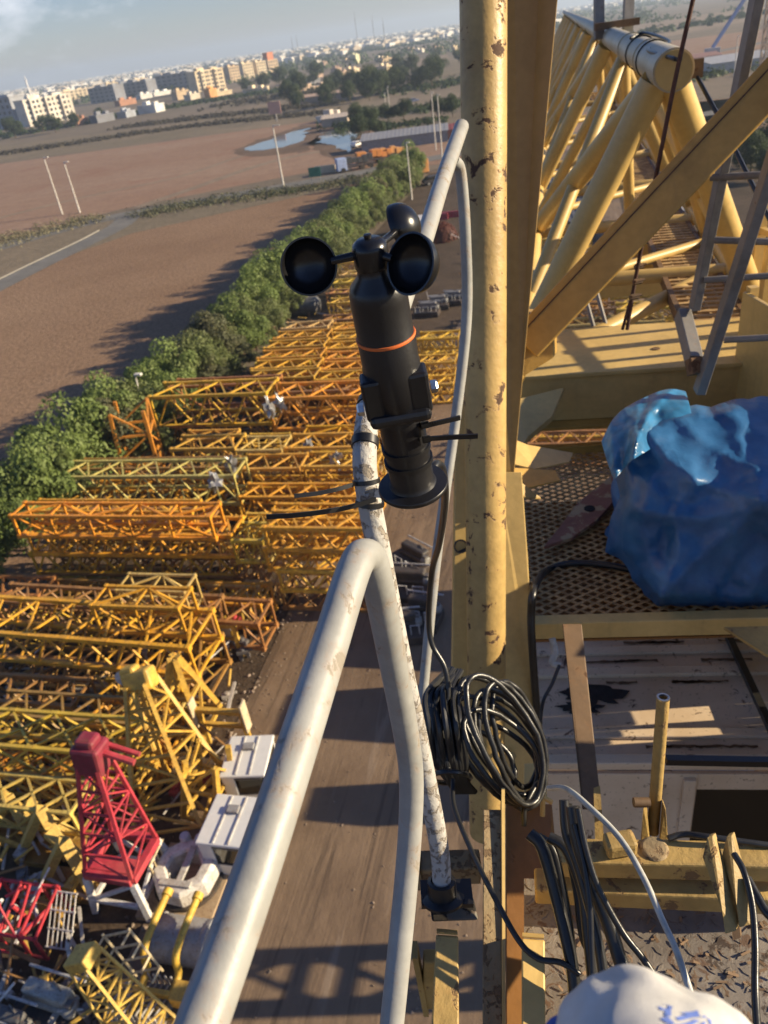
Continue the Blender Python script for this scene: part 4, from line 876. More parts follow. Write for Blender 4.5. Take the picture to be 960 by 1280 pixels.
# far cranes
def far_crane(px, py, h, label, col, boom=None, wd=1.6):
    o = G(px, py, 0)
    t = thing('far_crane', label, 'crane', o); m = MB(); mm = MB()
    if boom is None:
        n = int(h/(wd*1.6))
        for q in range(4):
            a, b = [(-1, -1), (1, -1), (1, 1), (-1, 1)][q], [(1, -1), (1, 1), (-1, 1), (-1, -1)][q]
            f = lambda p, z: o+Vector((p[0]*wd/2, p[1]*wd/2, z))
            m.bar(f(a, 0), f(a, h), .22, .22)
            for i in range(n): mm.bar(f(a, h*i/n), f(b, h*(i+1)/n), .12, .12); mm.bar(f(b, h*i/n), f(a, h*(i+1)/n), .12, .12)
        part(m, 'mast', t, col, 0); part(mm, 'lacing', t, col, 0)
    else:
        m.bar(o+UP*2.4, o+boom, 1.0, 1.2); part(m, 'boom', t, col, 0); mm.box(o+UP*1.4, R*3, U*1.3, UP*1.0); part(mm, 'carrier', t, (.55, .55, .55), .1)
        for s in (-2, 0, 2): w = MB(); w.lathe(o+R*s-U*1.4+UP*.5, U, [(0, 0), (.5, 0), (.5, 2.8), (0, 2.8)], 12); part(w, 'wheel', t, (.02, .02, .02), 0)
    return t
far_crane(948, 160, 45, 'tall pale lattice tower crane mast in the field at the upper right', (.50, .40, .30))
far_crane(890, 68, 0, 'mobile crane with raised blue boom in the far field', (.10, .18, .45), Vector((16, 0, 24)))
# ------------------------------------------------------------------ the crane we stand on
def Z(px, py, dz): return G(px, py, H+dz)
def mk(mb, name, mat, t, bevel=0): return mb.build(name, M[mat], t, bevel)
# leaning round column
t = thing('column_tube', 'thick yellow round steel column with rust spots, left of the flat plate', 'column', P(609, 1040, 2.66))
c_up = (P(604, 0, 1.95)-P(608, 830, 2.45)).normalized()
m = MB(); m.tube([P(604, 0, 1.95)+c_up*2.2, P(604, 0, 1.95)+c_up*.2, P(604, 0, 1.95), P(608, 830, 2.45), P(609, 1040, 2.66)], .0605, 40); mk(m, 'tube', 'column', t)
ca = (P(604, 0, 1.95)-P(608, 830, 2.45)).normalized(); m = MB(); m.lathe(P(608, 900, 2.505), ca, [(.0605, 0), (.064, .003), (.064, .025), (.0605, .028)], 40); mk(m, 'weld_collar', 'column', t)
# flat plates
t = thing('flat_leg', 'broad flat yellow leg plate rising right of the round column', 'column', P(640, 610, 2.62))
m = MB(); m.prism([P(622, 0, 2.1)+c_up*2.1, P(697, 0, 2.1)+c_up*2.1+cr*.03, P(697, 0, 2.1), P(651, 500, 2.5), P(641, 612, 2.6), P(622, 612, 2.6)], ray(660, 300).normalized()*.018); mk(m, 'web_plate', 'plate', t, .002)
m = MB(); m.prism([P(622, 0, 2.22)+c_up*2.1, P(640, 0, 2.22)+c_up*2.1, P(640, 610, 2.72), P(622, 610, 2.72)], ray(640, 300)*.12); mk(m, 'side_plate', 'plate', t, .002)
t = thing('gusset_plate', 'yellow vertical plate behind the cable coil, lit at its lower half', 'plate', P(650, 1000, 2.7))
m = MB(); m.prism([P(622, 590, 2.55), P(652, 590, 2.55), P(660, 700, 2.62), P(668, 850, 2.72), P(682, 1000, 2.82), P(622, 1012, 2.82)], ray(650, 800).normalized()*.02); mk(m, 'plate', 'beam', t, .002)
m = MB(); m.lathe(P(640, 945, 2.755), ray(640, 945)*-1, [(.0, 0), (.016, 0), (.016, .012), (0, .012)], 6); mk(m, 'bolt', 'column', t)
t = thing('rear_column', 'pale yellow narrow rear column with a dark round hole, behind the round column', 'column', P(575, 880, 2.95))
m = MB(); m.bar(P(580, 500, 2.75), P(574, 880, 2.95), .062, .05, cf); mk(m, 'tube', 'jib', t, .004)
m = MB(); m.lathe(P(576, 683, 2.82), ray(576, 683)*-1, [(0, 0), (.026, 0), (.026, .012), (.02, .012)], 20); mk(m, 'hole_ring', 'black', t)
# orange diagonal strut with its foot
t = thing('diagonal_strut', 'orange yellow rectangular diagonal strut crossing up to the right', 'strut', P(665, 430, 2.75))
a, b = P(655, 432, 2.7), P(985, 82, 2.35); m = MB()
dd = (b-a).normalized(); b = b+dd*1.3; vw = ray(800, 270).normalized(); side = dd.cross(vw).normalized()
m.prism([a-side*.062, a+side*.062, b+side*.066, b-side*.066], vw*.10)
mk(m, 'tube', 'orange', t, .006)
m = MB(); m.bar(a+side*.036-vw*.003, b+side*.036-vw*.003, .004, .004, vw); mk(m, 'weld_seam', 'rope', t)
m = MB(); m.prism([P(641, 390, 2.74), P(692, 392, 2.74), P(692, 447, 2.80), P(655, 470, 2.82), P(641, 500, 2.84)], vw*.12); mk(m, 'foot_bracket', 'orange', t, .004)
# ---- lattice jib running away
JA = rad(15); ju = Vector((math.sin(JA), math.cos(JA), 0)); jr = Vector((ju.y, -ju.x, 0)); T0 = P(842, 88, 3.0)
W, HB = .62, 1.22
def J(s, lat=0., dz=0.): return T0+ju*s+jr*lat+UP*dz
t = thing('crane_jib', 'yellow tubular lattice jib running away to the upper right', 'crane jib', J(0, 0, -HB))
m = MB(); m.tube([J(0), J(.9)], .078, 28); m.tube([J(.9), J(2.0)], .076, 28); m.tube([J(2.0), J(40)], .074, 24); mk(m, 'top_chord', 'chordtop', t)
m = MB(); m.lathe(J(-.012), ju, [(0, 0), (.070, 0), (.070, .014), (0, .014)], 28); mk(m, 'end_cap', 'jib', t)
for s in (.9, 2.0):
    m = MB(); m.lathe(J(s-.01), ju, [(.074, 0), (.083, .003), (.083, .017), (.074, .02)], 28); mk(m, 'weld_collar', 'chordtop', t)
for lat in (-W, W):
    m = MB(); m.tube([J(.35 if lat < 0 else .95, lat, -HB), J(40, lat, -HB)], .06, 20); mk(m, 'bottom_chord', 'jib', t)
tops = [.25, 4.0, 8.0, 12, 16, 20, 24, 28, 32]
for i, s in enumerate(tops):
    sc_ = .064
    for lat in (-W, W):
        for e in ((.42, 2.9) if i == 0 else (s+.6, s+4.2)):
            if i == 0 and lat > 0: e = .95 if e < 1 else 2.35
            m = MB(); m.tube([J(s+.03*(e > s), lat*.06, -.06), J(e, lat*.985, -HB)], sc_, 20); mk(m, 'diagonal', 'jib', t)
for s in (1.5, 2.9, 4.4, 6, 8, 10, 12, 16, 20):
    m = MB(); m.tube([J(s, -W, -HB-.02), J(s, W, -HB-.02)], .045, 14); mk(m, 'cross_tube', 'jib', t)
for s in (2.1, 6.0, 10.0, 14.0, 18.0):
    for lat in (-W, W):
        for e in (s-1.0, s+1.1):
            m = MB(); m.tube([J(s, lat*.06, -.06), J(e, lat*.985, -HB)], .040, 14); mk(m, 'brace', 'jib', t)
for s in (1.2, 3.4, 5.2, 7.2, 9.2):
    m = MB(); m.tube([J(s, -W, -HB), J(s+1.0, W, -HB)], .03, 10); mk(m, 'floor_brace', 'jib', t)
for s in (2.6, 6.3):
    m = MB(); m.tube([J(s, 0, -.05), J(s+.4, .12, -HB)], .042, 12); mk(m, 'hanger', 'jib', t)
# walkway inside the jib
t = thing('jib_walkway', 'rusty slotted steel walkway strip inside the jib', 'walkway', J(0, .2, -HB))
m = MB(); m.bar(J(.62, .21, -HB-.05), J(30, .21, -HB-.05), .03, .07); m.bar(J(.62, .53, -HB-.05), J(30, .53, -HB-.05), .03, .07); mk(m, 'edge_angle', 'brown', t)
m = MB(); s = .64
while s < 14: m.bar(J(s, .22, -HB-.03), J(s, .52, -HB-.03), .032, .02); s += .075 if s < 6 else .15
for l in (.29, .37, .45): m.bar(J(.63, l, -HB-.036), J(14, l, -HB-.036), .012, .02)
mk(m, 'grating', 'mesh', t)
# clamps and cable on top of the jib chord
t = thing('cable_clamp', 'dark steel upright bracket clamped on the jib top pipe', 'bracket', J(3.6, 0, .07))
for l in (-.10, .12):
    m = MB(); m.bar(J(3.9, l, .0), J(4.0, l*1.1, .62), .075, .05); mk(m, 'upright', 'galv', t)
m = MB(); m.bar(J(3.8, -.14, .09), J(3.85, .2, .09), .07, .05); mk(m, 'clamp_plate', 'brown', t)
m = MB(); m.tube(spline([P(788, 48, 4.2), J(1.5, .03, .085), J(.8, .075, .06), P(810, 62, 3.35), P(838, 72, 2.93), P(852, 76, 2.9)], 6), .008, 8)
tag(m.build('black_cable', M['rubber']), 'thin black cable lying along the top of the jib pipe', 'cable')
m = MB()
for s in (.72, 1.35):
    pts = [J(s)+(jr*math.cos(a_)+UP*math.sin(a_))*.081 for a_ in [2*math.pi*k/24 for k in range(24)]]; m.tube(pts, .004, 6, closed=True)
tag(m.build('cable_strap', M['rubber']), 'black strap rings tied round the jib top pipe', 'strap')
t = thing('pulley_lug', 'small rusty pin lug beside the jib pipe end', 'lug', P(858, 88, 3.2))
m = MB(); m.box(P(862, 86, 3.2), jr*.05, ju*.03, UP*.035); mk(m, 'lug_plate', 'brown', t); m = MB(); m.tube([P(850, 84, 3.18), P(876, 90, 3.22)], .012, 10); mk(m, 'pin', 'galv', t)
m = MB(); m.tube([P(868, 90, 3.2), P(905, 158, 3.1), P(940, 230, 3.0), P(985, 320, 2.9)], .009, 8); tag(m.build('steel_wire', M['rubber']), 'thin black wire slanting down behind the ladder', 'wire')
# rusty hanging wire rope with turnbuckle
t = thing('wire_rope', 'thin rusty wire rope with clips hanging before the jib', 'wire rope', P(786, 410, 2.9))
m = MB(); m.tube(spline([P(960, -420, 1.9), P(873, -30, 2.3), P(846, 90, 2.42), P(822, 210, 2.55), P(806, 290, 2.68), P(794, 350, 2.8), P(784, 412, 2.9)], 5), .0075, 8); m.tube(spline([P(800, 320, 2.75), P(792, 360, 2.82), P(778, 412, 2.9)], 4), .006, 8); mk(m, 'rope', 'rope', t)
for k, (x, y) in enumerate([(799, 333), (797, 352), (793, 371)]):
    m = MB(); m.box(P(x, y, 2.78), cr*.016, cf*.01, cu*.008); m.tube([P(x-3, y, 2.77), P(x+9, y-3, 2.77)], .005, 8); mk(m, 'rope_clip', 'brown', t)
# ladder at the right
t = thing('ladder', 'grey aluminium ladder leaning at the right edge', 'ladder', P(880, 470, 3.0))
m = MB(); m.bar(P(958, -60, 2.35)+(P(958, -60, 2.35)-P(868, 386, 3.05)), P(868, 386, 3.05), .032, .05, cf); mk(m, 'rail', 'galv', t, .003)
m = MB(); m.bar(P(992, 120, 2.3)+(P(992, 120, 2.3)-P(874, 490, 2.95))*1.3, P(874, 490, 2.95), .036, .05, cf); mk(m, 'rail', 'galv', t, .003)
for (x0, y0, x1, y1, d) in [(888, 222, 966, 218, 2.75), (880, 350, 975, 344, 2.95), (893, 300, 985, 303, 2.8), (905, 425, 980, 421, 2.9)]:
    m = MB(); m.tube([P(x0, y0, d), P(x1, y1, d-.1)], .0125, 12); mk(m, 'rung', 'galv', t)
t = thing('ladder_bracket', 'short grey channel bracket bolted on the beam at the ladder foot', 'bracket', P(865, 400, 3.1))
m = MB(); m.bar(P(853, 392, 3.1), P(868, 452, 2.95), .05, .06, cf); mk(m, 'channel', 'galv', t, .003); m = MB(); m.box(P(868, 458, 2.93), cr*.022, cf*.03, cu*.03); mk(m, 'foot_pad', 'brown', t); m = MB(); m.tube([P(850, 386, 3.12), P(872, 388, 3.1)], .014, 12); mk(m, 'pin', 'brown', t)
# box beam
t = thing('box_beam', 'wide yellow box beam across the right side, sunlit in stripes on top', 'beam', Z(660, 470, -1.5))
zt = -1.5; a0, a1 = Z(655, 414, zt), Z(1010, 392, zt); f0, f1 = Z(640, 472, zt), Z(1010, 448, zt)
m = MB(); dn = UP*-.02; m.prism([f0, f1, a1, a0], dn); mk(m, 'top_plate', 'beam', t, .003)
dv = UP*-.26; q = (f1-f0).normalized().cross(UP).normalized()*-.012
m = MB(); m.prism([f0-UP*.0225+q*2, f1-UP*.0225+q*2, a1-UP*.0225-q*2, a0-UP*.0225-q*2], UP*-.235); mk(m, 'web', 'beam', t, .002)
m = MB(); m.prism([f0+dv+q*-4, f1+dv+q*-4, f1+dv+q*10, f0+dv+q*10], UP*-.018); mk(m, 'bottom_flange', 'orange', t, .002)
m = MB(); m.lathe(Z(820, 436, zt+.001), UP, [(0, 0), (.02, 0), (.02, .003), (0, .003)], 12); mk(m, 'drain_hole', 'brown', t)
m = MB(); m.prism([Z(632, 590, -1.62), Z(642, 500, -1.55), Z(705, 484, -1.55), Z(690, 520, -1.6), Z(660, 545, -1.62)], UP*-.03); mk(m, 'gusset', 'beam', t, .003)
# cross members under the jib foot
def beamthing(name, label, pts, w, h, mat, cat='beam', end=True):
    t = thing(name, label, cat, pts[0]); m = MB(); m.bar(pts[0], pts[1], w, h); mk(m, 'profile', mat, t, .004)
    m = MB(); v = (pts[1]-pts[0]).normalized(); m.box(pts[0]-v*.004, v*.006, v.cross(UP).normalized()*w*.62, UP*h*.62); mk(m, 'end_plate', mat, t)
    return t
beamthing('cross_beam', 'brown yellow cross beam behind the foot of the jib', [Z(655, 342, -1.75), Z(890, 326, -1.75)], .16, .2, 'orange')
beamthing('cross_beam', 'second shaded cross beam just below the first behind the strut', [Z(655, 366, -1.8), Z(880, 352, -1.8)], .10, .12, 'jib')
beamthing('cross_beam', 'short square tube with open black end under the jib walkway', [Z(808, 318, -1.6), Z(880, 300, -1.6)], .12, .12, 'orange')
beamthing('cross_beam', 'pale grey pipe bar crossing just under the short square tube', [Z(770, 330, -1.62), Z(890, 316, -1.62)], .05, .05, 'galv')
m = MB(); m.tube([P(738, 421, 4.4), P(876, 350, 4.75)], .046, 16); tag(m.build('brace_tube', M['jib']), 'light yellow brace tube rising right above the box beam', 'strut')
for i, (x0, y0, x1, y1) in enumerate([(727, 355, 745, 412), (742, 352, 760, 408)]):
    m = MB(); m.tube([P(x0, y0, 4.5), P(x1, y1+8, 4.4)], .013, 8); tag(m.build('thin_rod', M['galv']), ['left thin grey rod under the orange strut', 'right thin grey rod under the orange strut'][i], 'rod')
# mesh platform
pz = -1.92; pa, pb, pc, pd = Z(648, 548, pz), Z(1000, 528, pz), Z(1010, 768, pz), Z(655, 778, pz)
t = thing('mesh_platform', 'rusty expanded metal platform with a yellow front bar', 'platform', pd)
ex = (pc-pd).normalized(); ey = (ex.cross(UP)*-1).normalized(); Lx = (pc-pd).length; Ly = 1.32
m = MB(); cw, chh = .060, .019; ny = int(Ly/chh)
for j in range(ny):
    o_ = pd+ey*(j*chh); pts = []; k = 0; x_ = (j % 2)*cw/2-.02
    nseg = int((Lx)/cw*2); A = []
    for i in range(nseg+1): A.append(o_+ex*(i*cw/2)+ey*((i+j) % 2)*chh*.9+UP*(.006*((i+j) % 2)))
    for p, q in zip(A, A[1:]): m.bar(p, q, .0105, .004)
mk(m, 'mesh_deck', 'mesh', t)
m = MB(); m.bar(pd-ey*.03, pc-ey*.03, .05, .075); mk(m, 'front_bar', 'beam', t, .004)
m = MB(); m.bar(pd+ey*1.30, pc+ey*1.30, .04, .09); mk(m, 'rear_bar', 'orange', t, .004)
m = MB(); m.prism([pd-UP*.09, pc-UP*.09, pc-UP*.09+ey*.98, pd-UP*.09+ey*.98], UP*-.01); mk(m, 'dark_backing', 'shade_orange', t)  # added brown sheet that darkens the gaps below the mesh
m = MB(); m.bar(pd-ex*.02, pd-ex*.02+ey*1.3, .03, .06); mk(m, 'side_bar', 'oldyellow', t, .004)
# tarp over machinery
def tarp_mesh():
    random.seed(31); vs = []; fs = []; nu, nv = 64, 44; c0 = Z(915, 668, pz+.005); Rx = .46; Ry = .36; Hh = .44
    lob = [(random.uniform(0, 6.28), random.uniform(3, 9), random.uniform(.01, .03)) for _ in range(7)]
    rndp = [(Vector((random.gauss(0, 1), random.gauss(0, 1), random.gauss(0, 1))).normalized(), random.uniform(0, 1)) for _ in range(26)]
    for j in range(nv+1):
        f = j/nv
        for i in range(nu):
            an = 2*math.pi*i/nu
            e = 1/((abs(math.cos(an))**3.2+abs(math.sin(an))**3.2)**(1/3.2))
            if f < .55: z = f/.55; rr = 1-.10*z
            else: q = (f-.55)/.45; z = 1+.22*math.sin(q*math.pi/2); rr = .90*(1-q**1.6)
            z2 = z*Hh*(1+.18*math.cos(an-.9))*.82
            skirt = .07*(1-min(1, f/.3))**2*math.sin(an*7+1)*1.2
            p = Vector((math.cos(an)*e*Rx*(rr+skirt), math.sin(an)*e*Ry*(rr+skirt), z2))
            # crumple: sharp ridges where two wandering planes meet
            d = 0
            for k in range(5):
                nn, ph = rndp[k]; s_ = p.dot(nn)*(5+2.3*k)+ph*6+1.4*noise.noise(p*3.1+Vector((k*5, 0, 0)))
                tri = abs((s_ % 2)-1); d += (tri-.5)*.075/(1+.45*k)
            fold = abs(((an*5.5+z*2.6+noise.noise(p*2.2)*2) % 2)-1)-.5
            nrm = Vector((p.x/Rx, p.y/Ry, .25+.9*(f > .55))).normalized()
            amp = min(1, f*4+.25)
            vs.append(c0+p+nrm*(d*.62+fold*.035*(f < .8))*amp)
    for j in range(nv):
        for i in range(nu): a_ = j*nu+i; b_ = j*nu+(i+1) % nu; fs.append((a_, b_, b_+nu, a_+nu))
    return vs, fs
m = MB(); vs, fs = tarp_mesh(); m.add(vs, fs, True)
t = thing('tarpaulin', 'crumpled dark blue plastic tarpaulin wrapped over a machine', 'tarpaulin', Z(905, 690, pz))
o = mk(m, 'cover', 'tarp', t); sd = o.modifiers.new('s', 'SUBSURF'); sd.levels = sd.render_levels = 1
# crisp folded sheet over the front and top of the bundle
from mathutils.geometry import delaunay_2d_cdt
def plane_depth(px, py, p0, nrm):
    r = ray(px, py); return (p0-EYE).dot(nrm)/r.dot(nrm)
def seg_d(p, a, b):
    ab = b-a; t_ = max(0, min(1, (p-a).dot(ab)/max(1e-6, ab.dot(ab)))); return (p-a-ab*t_).length
def folds():
    rng = random.Random(77)
    outl = [(770, 548), (768, 590), (774, 620), (762, 655), (757, 690), (778, 702), (792, 725), (806, 745), (822, 757), (880, 758), (940, 760), (1000, 760), (1040, 740), (1050, 640), (1040, 560), (1020, 500), (960, 495), (920, 500), (890, 508), (862, 506), (835, 512), (800, 528)]
    lines = [([(800, 528), (835, 575), (868, 600), (910, 612), (955, 625), (1010, 640)], .060, 26), ([(790, 635), (830, 645), (880, 648), (930, 638), (955, 625)], .050, 20), ([(955, 625), (920, 660), (870, 700), (828, 742)], .058, 24), ([(868, 600), (845, 640), (850, 690), (828, 742)], .036, 16),
             ([(955, 625), (965, 690), (930, 752)], .046, 20), ([(920, 660), (915, 710), (880, 755)], .034, 14), ([(835, 512), (870, 545), (915, 575), (985, 600)], .055, 30), ([(812, 600), (800, 660), (828, 742)], .04, 18), ([(890, 508), (940, 540), (1000, 560)], .036, 22), ([(790, 560), (778, 620), (782, 690)], .035, 14), ([(850, 660), (830, 690), (800, 700)], -.03, 16), ([(890, 620), (870, 632), (845, 628)], -.034, 14), ([(925, 700), (905, 735)], -.03, 16), ([(960, 530), (900, 560)], -.025, 24)]
    knots = [Vector((955, 625)), Vector((828, 744)), Vector((785, 545))]
    for k in range(95):     # fine creases, mostly pulled towards the knots
        p = Vector((rng.uniform(765, 1040), rng.uniform(505, 755))); kn = min(knots, key=lambda q: (q-p).length*rng.uniform(.6, 1.4)); d = (kn-p); d = d.normalized() if d.length > 1 else Vector((1, 0)); d = Matrix.Rotation(rng.gauss(0, .45), 2) @ d
        L_ = rng.uniform(12, 48); q = p+d*L_; nn = Vector((-d.y, d.x))*rng.gauss(0, 4); lines.append(([p, p.lerp(q, .5)+nn, q], rng.choice([1, 1, -1])*rng.uniform(.006, .018), rng.uniform(4, 10)))
    lines = [([Vector(p) for p in l], a_, w_) for l, a_, w_ in lines]
    ol = []
    for i in range(len(outl)):
        A, B = Vector(outl[i]), Vector(outl[(i+1) % len(outl)]); st = max(1, int((B-A).length/8))
        for q in range(st): ol.append(A.lerp(B, q/st)+Vector((rng.uniform(-1.5, 1.5), rng.uniform(-1.5, 1.5))))
    pts = list(ol); n0 = len(ol)
    y = 498
    while y < 758:
        x = 758+(y*13 % 5)
        while x < 1046:
            p = Vector((x+rng.uniform(-1.2, 1.2), y+rng.uniform(-1.2, 1.2))); ins = False; j = n0-1
            for i in range(n0):
                a_, b_ = ol[i], ol[j]
                if (a_.y > p.y) != (b_.y > p.y) and p.x < (b_.x-a_.x)*(p.y-a_.y)/(b_.y-a_.y)+a_.x: ins = not ins
                j = i
            if ins and min((q-p).length for q in ol) > 3: pts.append(p)
            x += 5.2
        y += 5.2
    vo, eo, fo, ov, oe, of_ = delaunay_2d_cdt(pts, [(i, (i+1) % n0) for i in range(n0)], [list(range(n0))], 1, .01)
    pf = Z(900, 757, pz); pn = Vector((-.12, -1, .22)).normalized(); ptp = Z(900, 600, pz+.46); tn = Vector((-.1, -.25, 1)).normalized(); pl = Z(757, 690, pz+.1); ln = Vector((-1, -.45, .25)).normalized()
    vs = []
    for v in vo:
        ds = sorted([plane_depth(v.x, v.y, pf, pn), plane_depth(v.x, v.y, ptp, tn), plane_depth(v.x, v.y, pl, ln)]); d = ds[2]+.06*math.exp(-(ds[2]-ds[1])/.06)
        k = 0
        for l, a_, w_ in lines:
            if abs(l[0].x-v.x)+abs(l[0].y-v.y) > 420: continue
            dist = min(seg_d(v, l[i], l[i+1]) for i in range(len(l)-1))
            if dist < w_*5: k -= a_*math.exp(-dist/w_)
        k += .02*noise.noise(Vector((v.x/40, v.y/40, 3)))
        edge = min(1, min((q-v).length for q in ol)/14)
        vs.append(P(v.x, v.y, d-.05+k*(.35+.65*edge)+.05*(1-edge)))
    return vs, fo
m = MB(); vs, fs = folds(); m.add(vs, [list(f) for f in fs], True); o = mk(m, 'folded_front', 'tarp', t)
a_ = o.data.attributes.get('sharp_edge')
if a_: o.data.attributes.remove(a_)
# loose bunched corner standing up
m = MB(); random.seed(8); vs = []; nu, nv = 22, 26; base = [P(752, 552, 2.85), P(770, 520, 2.95), P(800, 500, 3.0), P(835, 487, 3.05), P(868, 492, 3.05)]; base = spline(base, 6)[:nu+1]
low = spline([P(768, 600, 2.72), P(790, 575, 2.72), P(815, 560, 2.75), P(845, 540, 2.8), P(878, 530, 2.85)], 6)[:nu+1]
for j in range(nv+1):
    for i in range(nu+1):
        f = j/nv; p = base[i].lerp(low[i], f); s_ = i*.9+f*2.1+2*noise.noise(p*6)
        rd_ = sum(g_*math.exp(-abs(i-(c_+s2*f))/1.3) for c_, s2, g_ in ((4, -3, .05), (8, 2, .06), (12, -5, .045), (16, -9, .06), (19, -14, .05), (6, 7, -.04), (14, 1, -.05))); p = p-ray(810, 530).normalized()*(.05*math.sin(f*math.pi)+rd_*(.4+.6*f)+.02*(.5-abs(noise.noise(p*16)))); vs.append(p)
w_ = nu+1; m.add(vs, [(j*w_+i, j*w_+i+1, (j+1)*w_+i+1, (j+1)*w_+i) for j in range(nv) for i in range(nu)], True)
M['tarp2'] = simple('light_blue_tarp', (.03, .15, .31), .3, 0, .4, 14, .3, 30); n = M['tarp2'].node_tree
o = mk(m, 'bunched_corner', 'tarp2', t); sl = o.modifiers.new('s', 'SOLIDIFY'); sl.thickness = .003; sb_ = o.modifiers.new('u', 'SUBSURF'); sb_.levels = sb_.render_levels = 2
# rusty pointed plate on the platform
t = thing('pointed_plate', 'rusty pointed steel blade with a dark hole on the mesh platform', 'steel plate', Z(720, 660, pz+.02))
m = MB(); m.prism([Z(x, y, pz+.03) for x, y in [(680, 687), (700, 662), (722, 632), (748, 612), (775, 588), (782, 600), (768, 630), (745, 655), (715, 676)]], UP*.018); mk(m, 'blade', 'rustplate', t, .003)
m = MB(); m.lathe(Z(737, 636, pz+.0485), UP, [(0, 0), (.024, 0), (.024, .004), (0, .004)], 16); mk(m, 'hole', 'soot', t)
t = thing('torn_cover', 'torn bent yellow cover sheet behind the round column', 'cover sheet', Z(660, 580, -1.85))
m = MB(); m.prism([P(634, 546, 2.95), P(660, 556, 2.98), P(716, 566, 3.05), P(712, 577, 3.0), P(668, 586, 2.9), P(634, 578, 2.88)], UP*-.006); mk(m, 'upper_sheet', 'jib', t)
m = MB(); m.prism([P(634, 584, 2.85), P(694, 588, 2.92), P(700, 600, 2.88), P(650, 612, 2.8), P(634, 606, 2.78)], UP*-.006); mk(m, 'lower_sheet', 'orange', t)
m = MB(); m.prism([P(634, 586, 2.72), P(648, 600, 2.74), P(676, 622, 2.8), P(658, 622, 2.74), P(634, 604, 2.68)], UP*-.006); mk(m, 'torn_flap', 'oldyellow', t)
m = MB(); m.tube(spline([Z(790, 712, pz+.02), Z(755, 706, pz+.02), Z(715, 704, pz+.02), Z(684, 713, pz+.02), P(668, 735, 2.62), P(664, 770, 2.6), P(666, 820, 2.64), P(672, 900, 2.75)], 8), .0135, 12)
tag(m.build('black_hose', M['rubber']), 'black hose curving off the mesh platform down past its front bar', 'hose')
# ---- cab below
cz = -2.75; t = thing('crane_cab', 'white rust stained cab below the platform with dark side window', 'crane cab', Z(690, 1050, cz-.5))
def CZ(x, y): return Z(x, y, cz)
fx = (CZ(960, 955)-CZ(690, 955)).normalized(); fy = fx.cross(UP)*-1
A0 = CZ(662, 955); wid = 1.7
m = MB(); m.prism([A0, A0+fx*wid, A0+fx*wid+fy*1.5, A0+fy*1.5], UP*-.04); mk(m, 'roof', 'cab', t, .004)
for k, (yy, hh) in enumerate([(955, .035), (920, .02), (845, .025), (818, .02), (796, .02)]):
    o_ = CZ(662, yy); f = (o_-A0).dot(fy); m = MB(); m.bar(A0+fy*f+UP*hh/2, A0+fy*f+fx*wid+UP*hh/2, .05, hh); mk(m, 'roof_seam', 'cab', t, .006)
fr = A0-fy*.012-UP*.05
def wallp(u0, u1, d0, d1, off, name, mat, th=.02, bev=.003):
    m = MB(); a_ = fr+fx*u0-UP*d0-fy*off; m.prism([a_, a_+fx*(u1-u0), a_+fx*(u1-u0)-UP*(d1-d0), a_-UP*(d1-d0)], fy*th); return mk(m, name, mat, t, bev)
wallp(0, .70, 0, 1.4, 0, 'front_wall', 'cab'); wallp(.70, 1.7, 0, .10, 0, 'front_wall', 'cab'); wallp(.70, 1.7, .95, 1.4, 0, 'front_wall', 'cab')
wallp(.71, 1.5, .11, .94, -.03, 'window', 'glass', .008, 0)
wallp(.52, .55, .02, 1.2, .025, 'wall_rib', 'cab'); wallp(.64, .69, .02, 1.2, .02, 'window_frame', 'cab')
for k, (x, y, s) in enumerate([(742, 868, .17), (725, 885, .1), (698, 915, .04)]):
    m = MB(); pts = []
    for i in range(28): an = 2*math.pi*i/28; rr = s*(.62+.45*noise.noise(Vector((math.cos(an)*2.2+k*9, math.sin(an)*2.2, 0)))); pts.append(Vector((math.cos(an)*rr*1.35, math.sin(an)*rr*.62, 0)))
    c_ = Z(x, y, cz+.004); m.prism([c_+fx*p.x+fy*p.y for p in pts], UP*(.003+.001*k)); mk(m, 'mould_stain', 'soot', t)
rng = random.Random(12)
for yy in (925, 905, 848, 822, 800):
    for k in range(3):
        u0 = rng.uniform(.05, 1.0); L_ = rng.uniform(.05, .35); f = (CZ(662, yy)-A0).dot(fy)-.032; q_ = []
        for i in range(12): q_.append(A0+fx*(u0+L_*i/11)+fy*(f+rng.uniform(-.010, .002))+UP*.004)
        for i in range(11, -1, -1): q_.append(A0+fx*(u0+L_*i/11)+fy*(f-.012-rng.uniform(.0, .012))+UP*.004)
        m = MB(); m.prism(q_, UP*.0012); mk(m, 'rust_line', 'brown', t)
t = thing('brown_post', 'brown rusty flat post standing between cab roof and deck', 'post', P(745, 1005, 2.0))
m = MB(); m.prism([P(703, 780, 2.35), P(727, 780, 2.35), P(752, 1012, 2.05), P(728, 1012, 2.05)], ray(730, 900)*.012); mk(m, 'flat_bar', 'brown', t, .002); m = MB(); m.prism([P(703, 780, 2.35), P(707, 780, 2.35), P(732, 1012, 2.05), P(728, 1012, 2.05)], ray(730, 900)*.05); mk(m, 'side_flange', 'brown', t, .002)
m = MB(); m.tube(spline([P(690, 798, 2.6), P(694, 815, 2.6), P(690, 828, 2.6), P(700, 832, 2.6)], 5), .012, 8); tag(m.build('white_fitting', M['hose_white']), 'small white pipe fitting hanging at the cab roof corner', 'fitting')
m = MB(); m.tube(spline([P(699, 832, 2.55), P(690, 855, 2.5), P(678, 880, 2.45), P(676, 920, 2.45), P(684, 960, 2.4)], 6), .006, 8); tag(m.build('thin_cable', M['rubber']), 'thin black cable dropping beside the cab roof corner', 'cable')
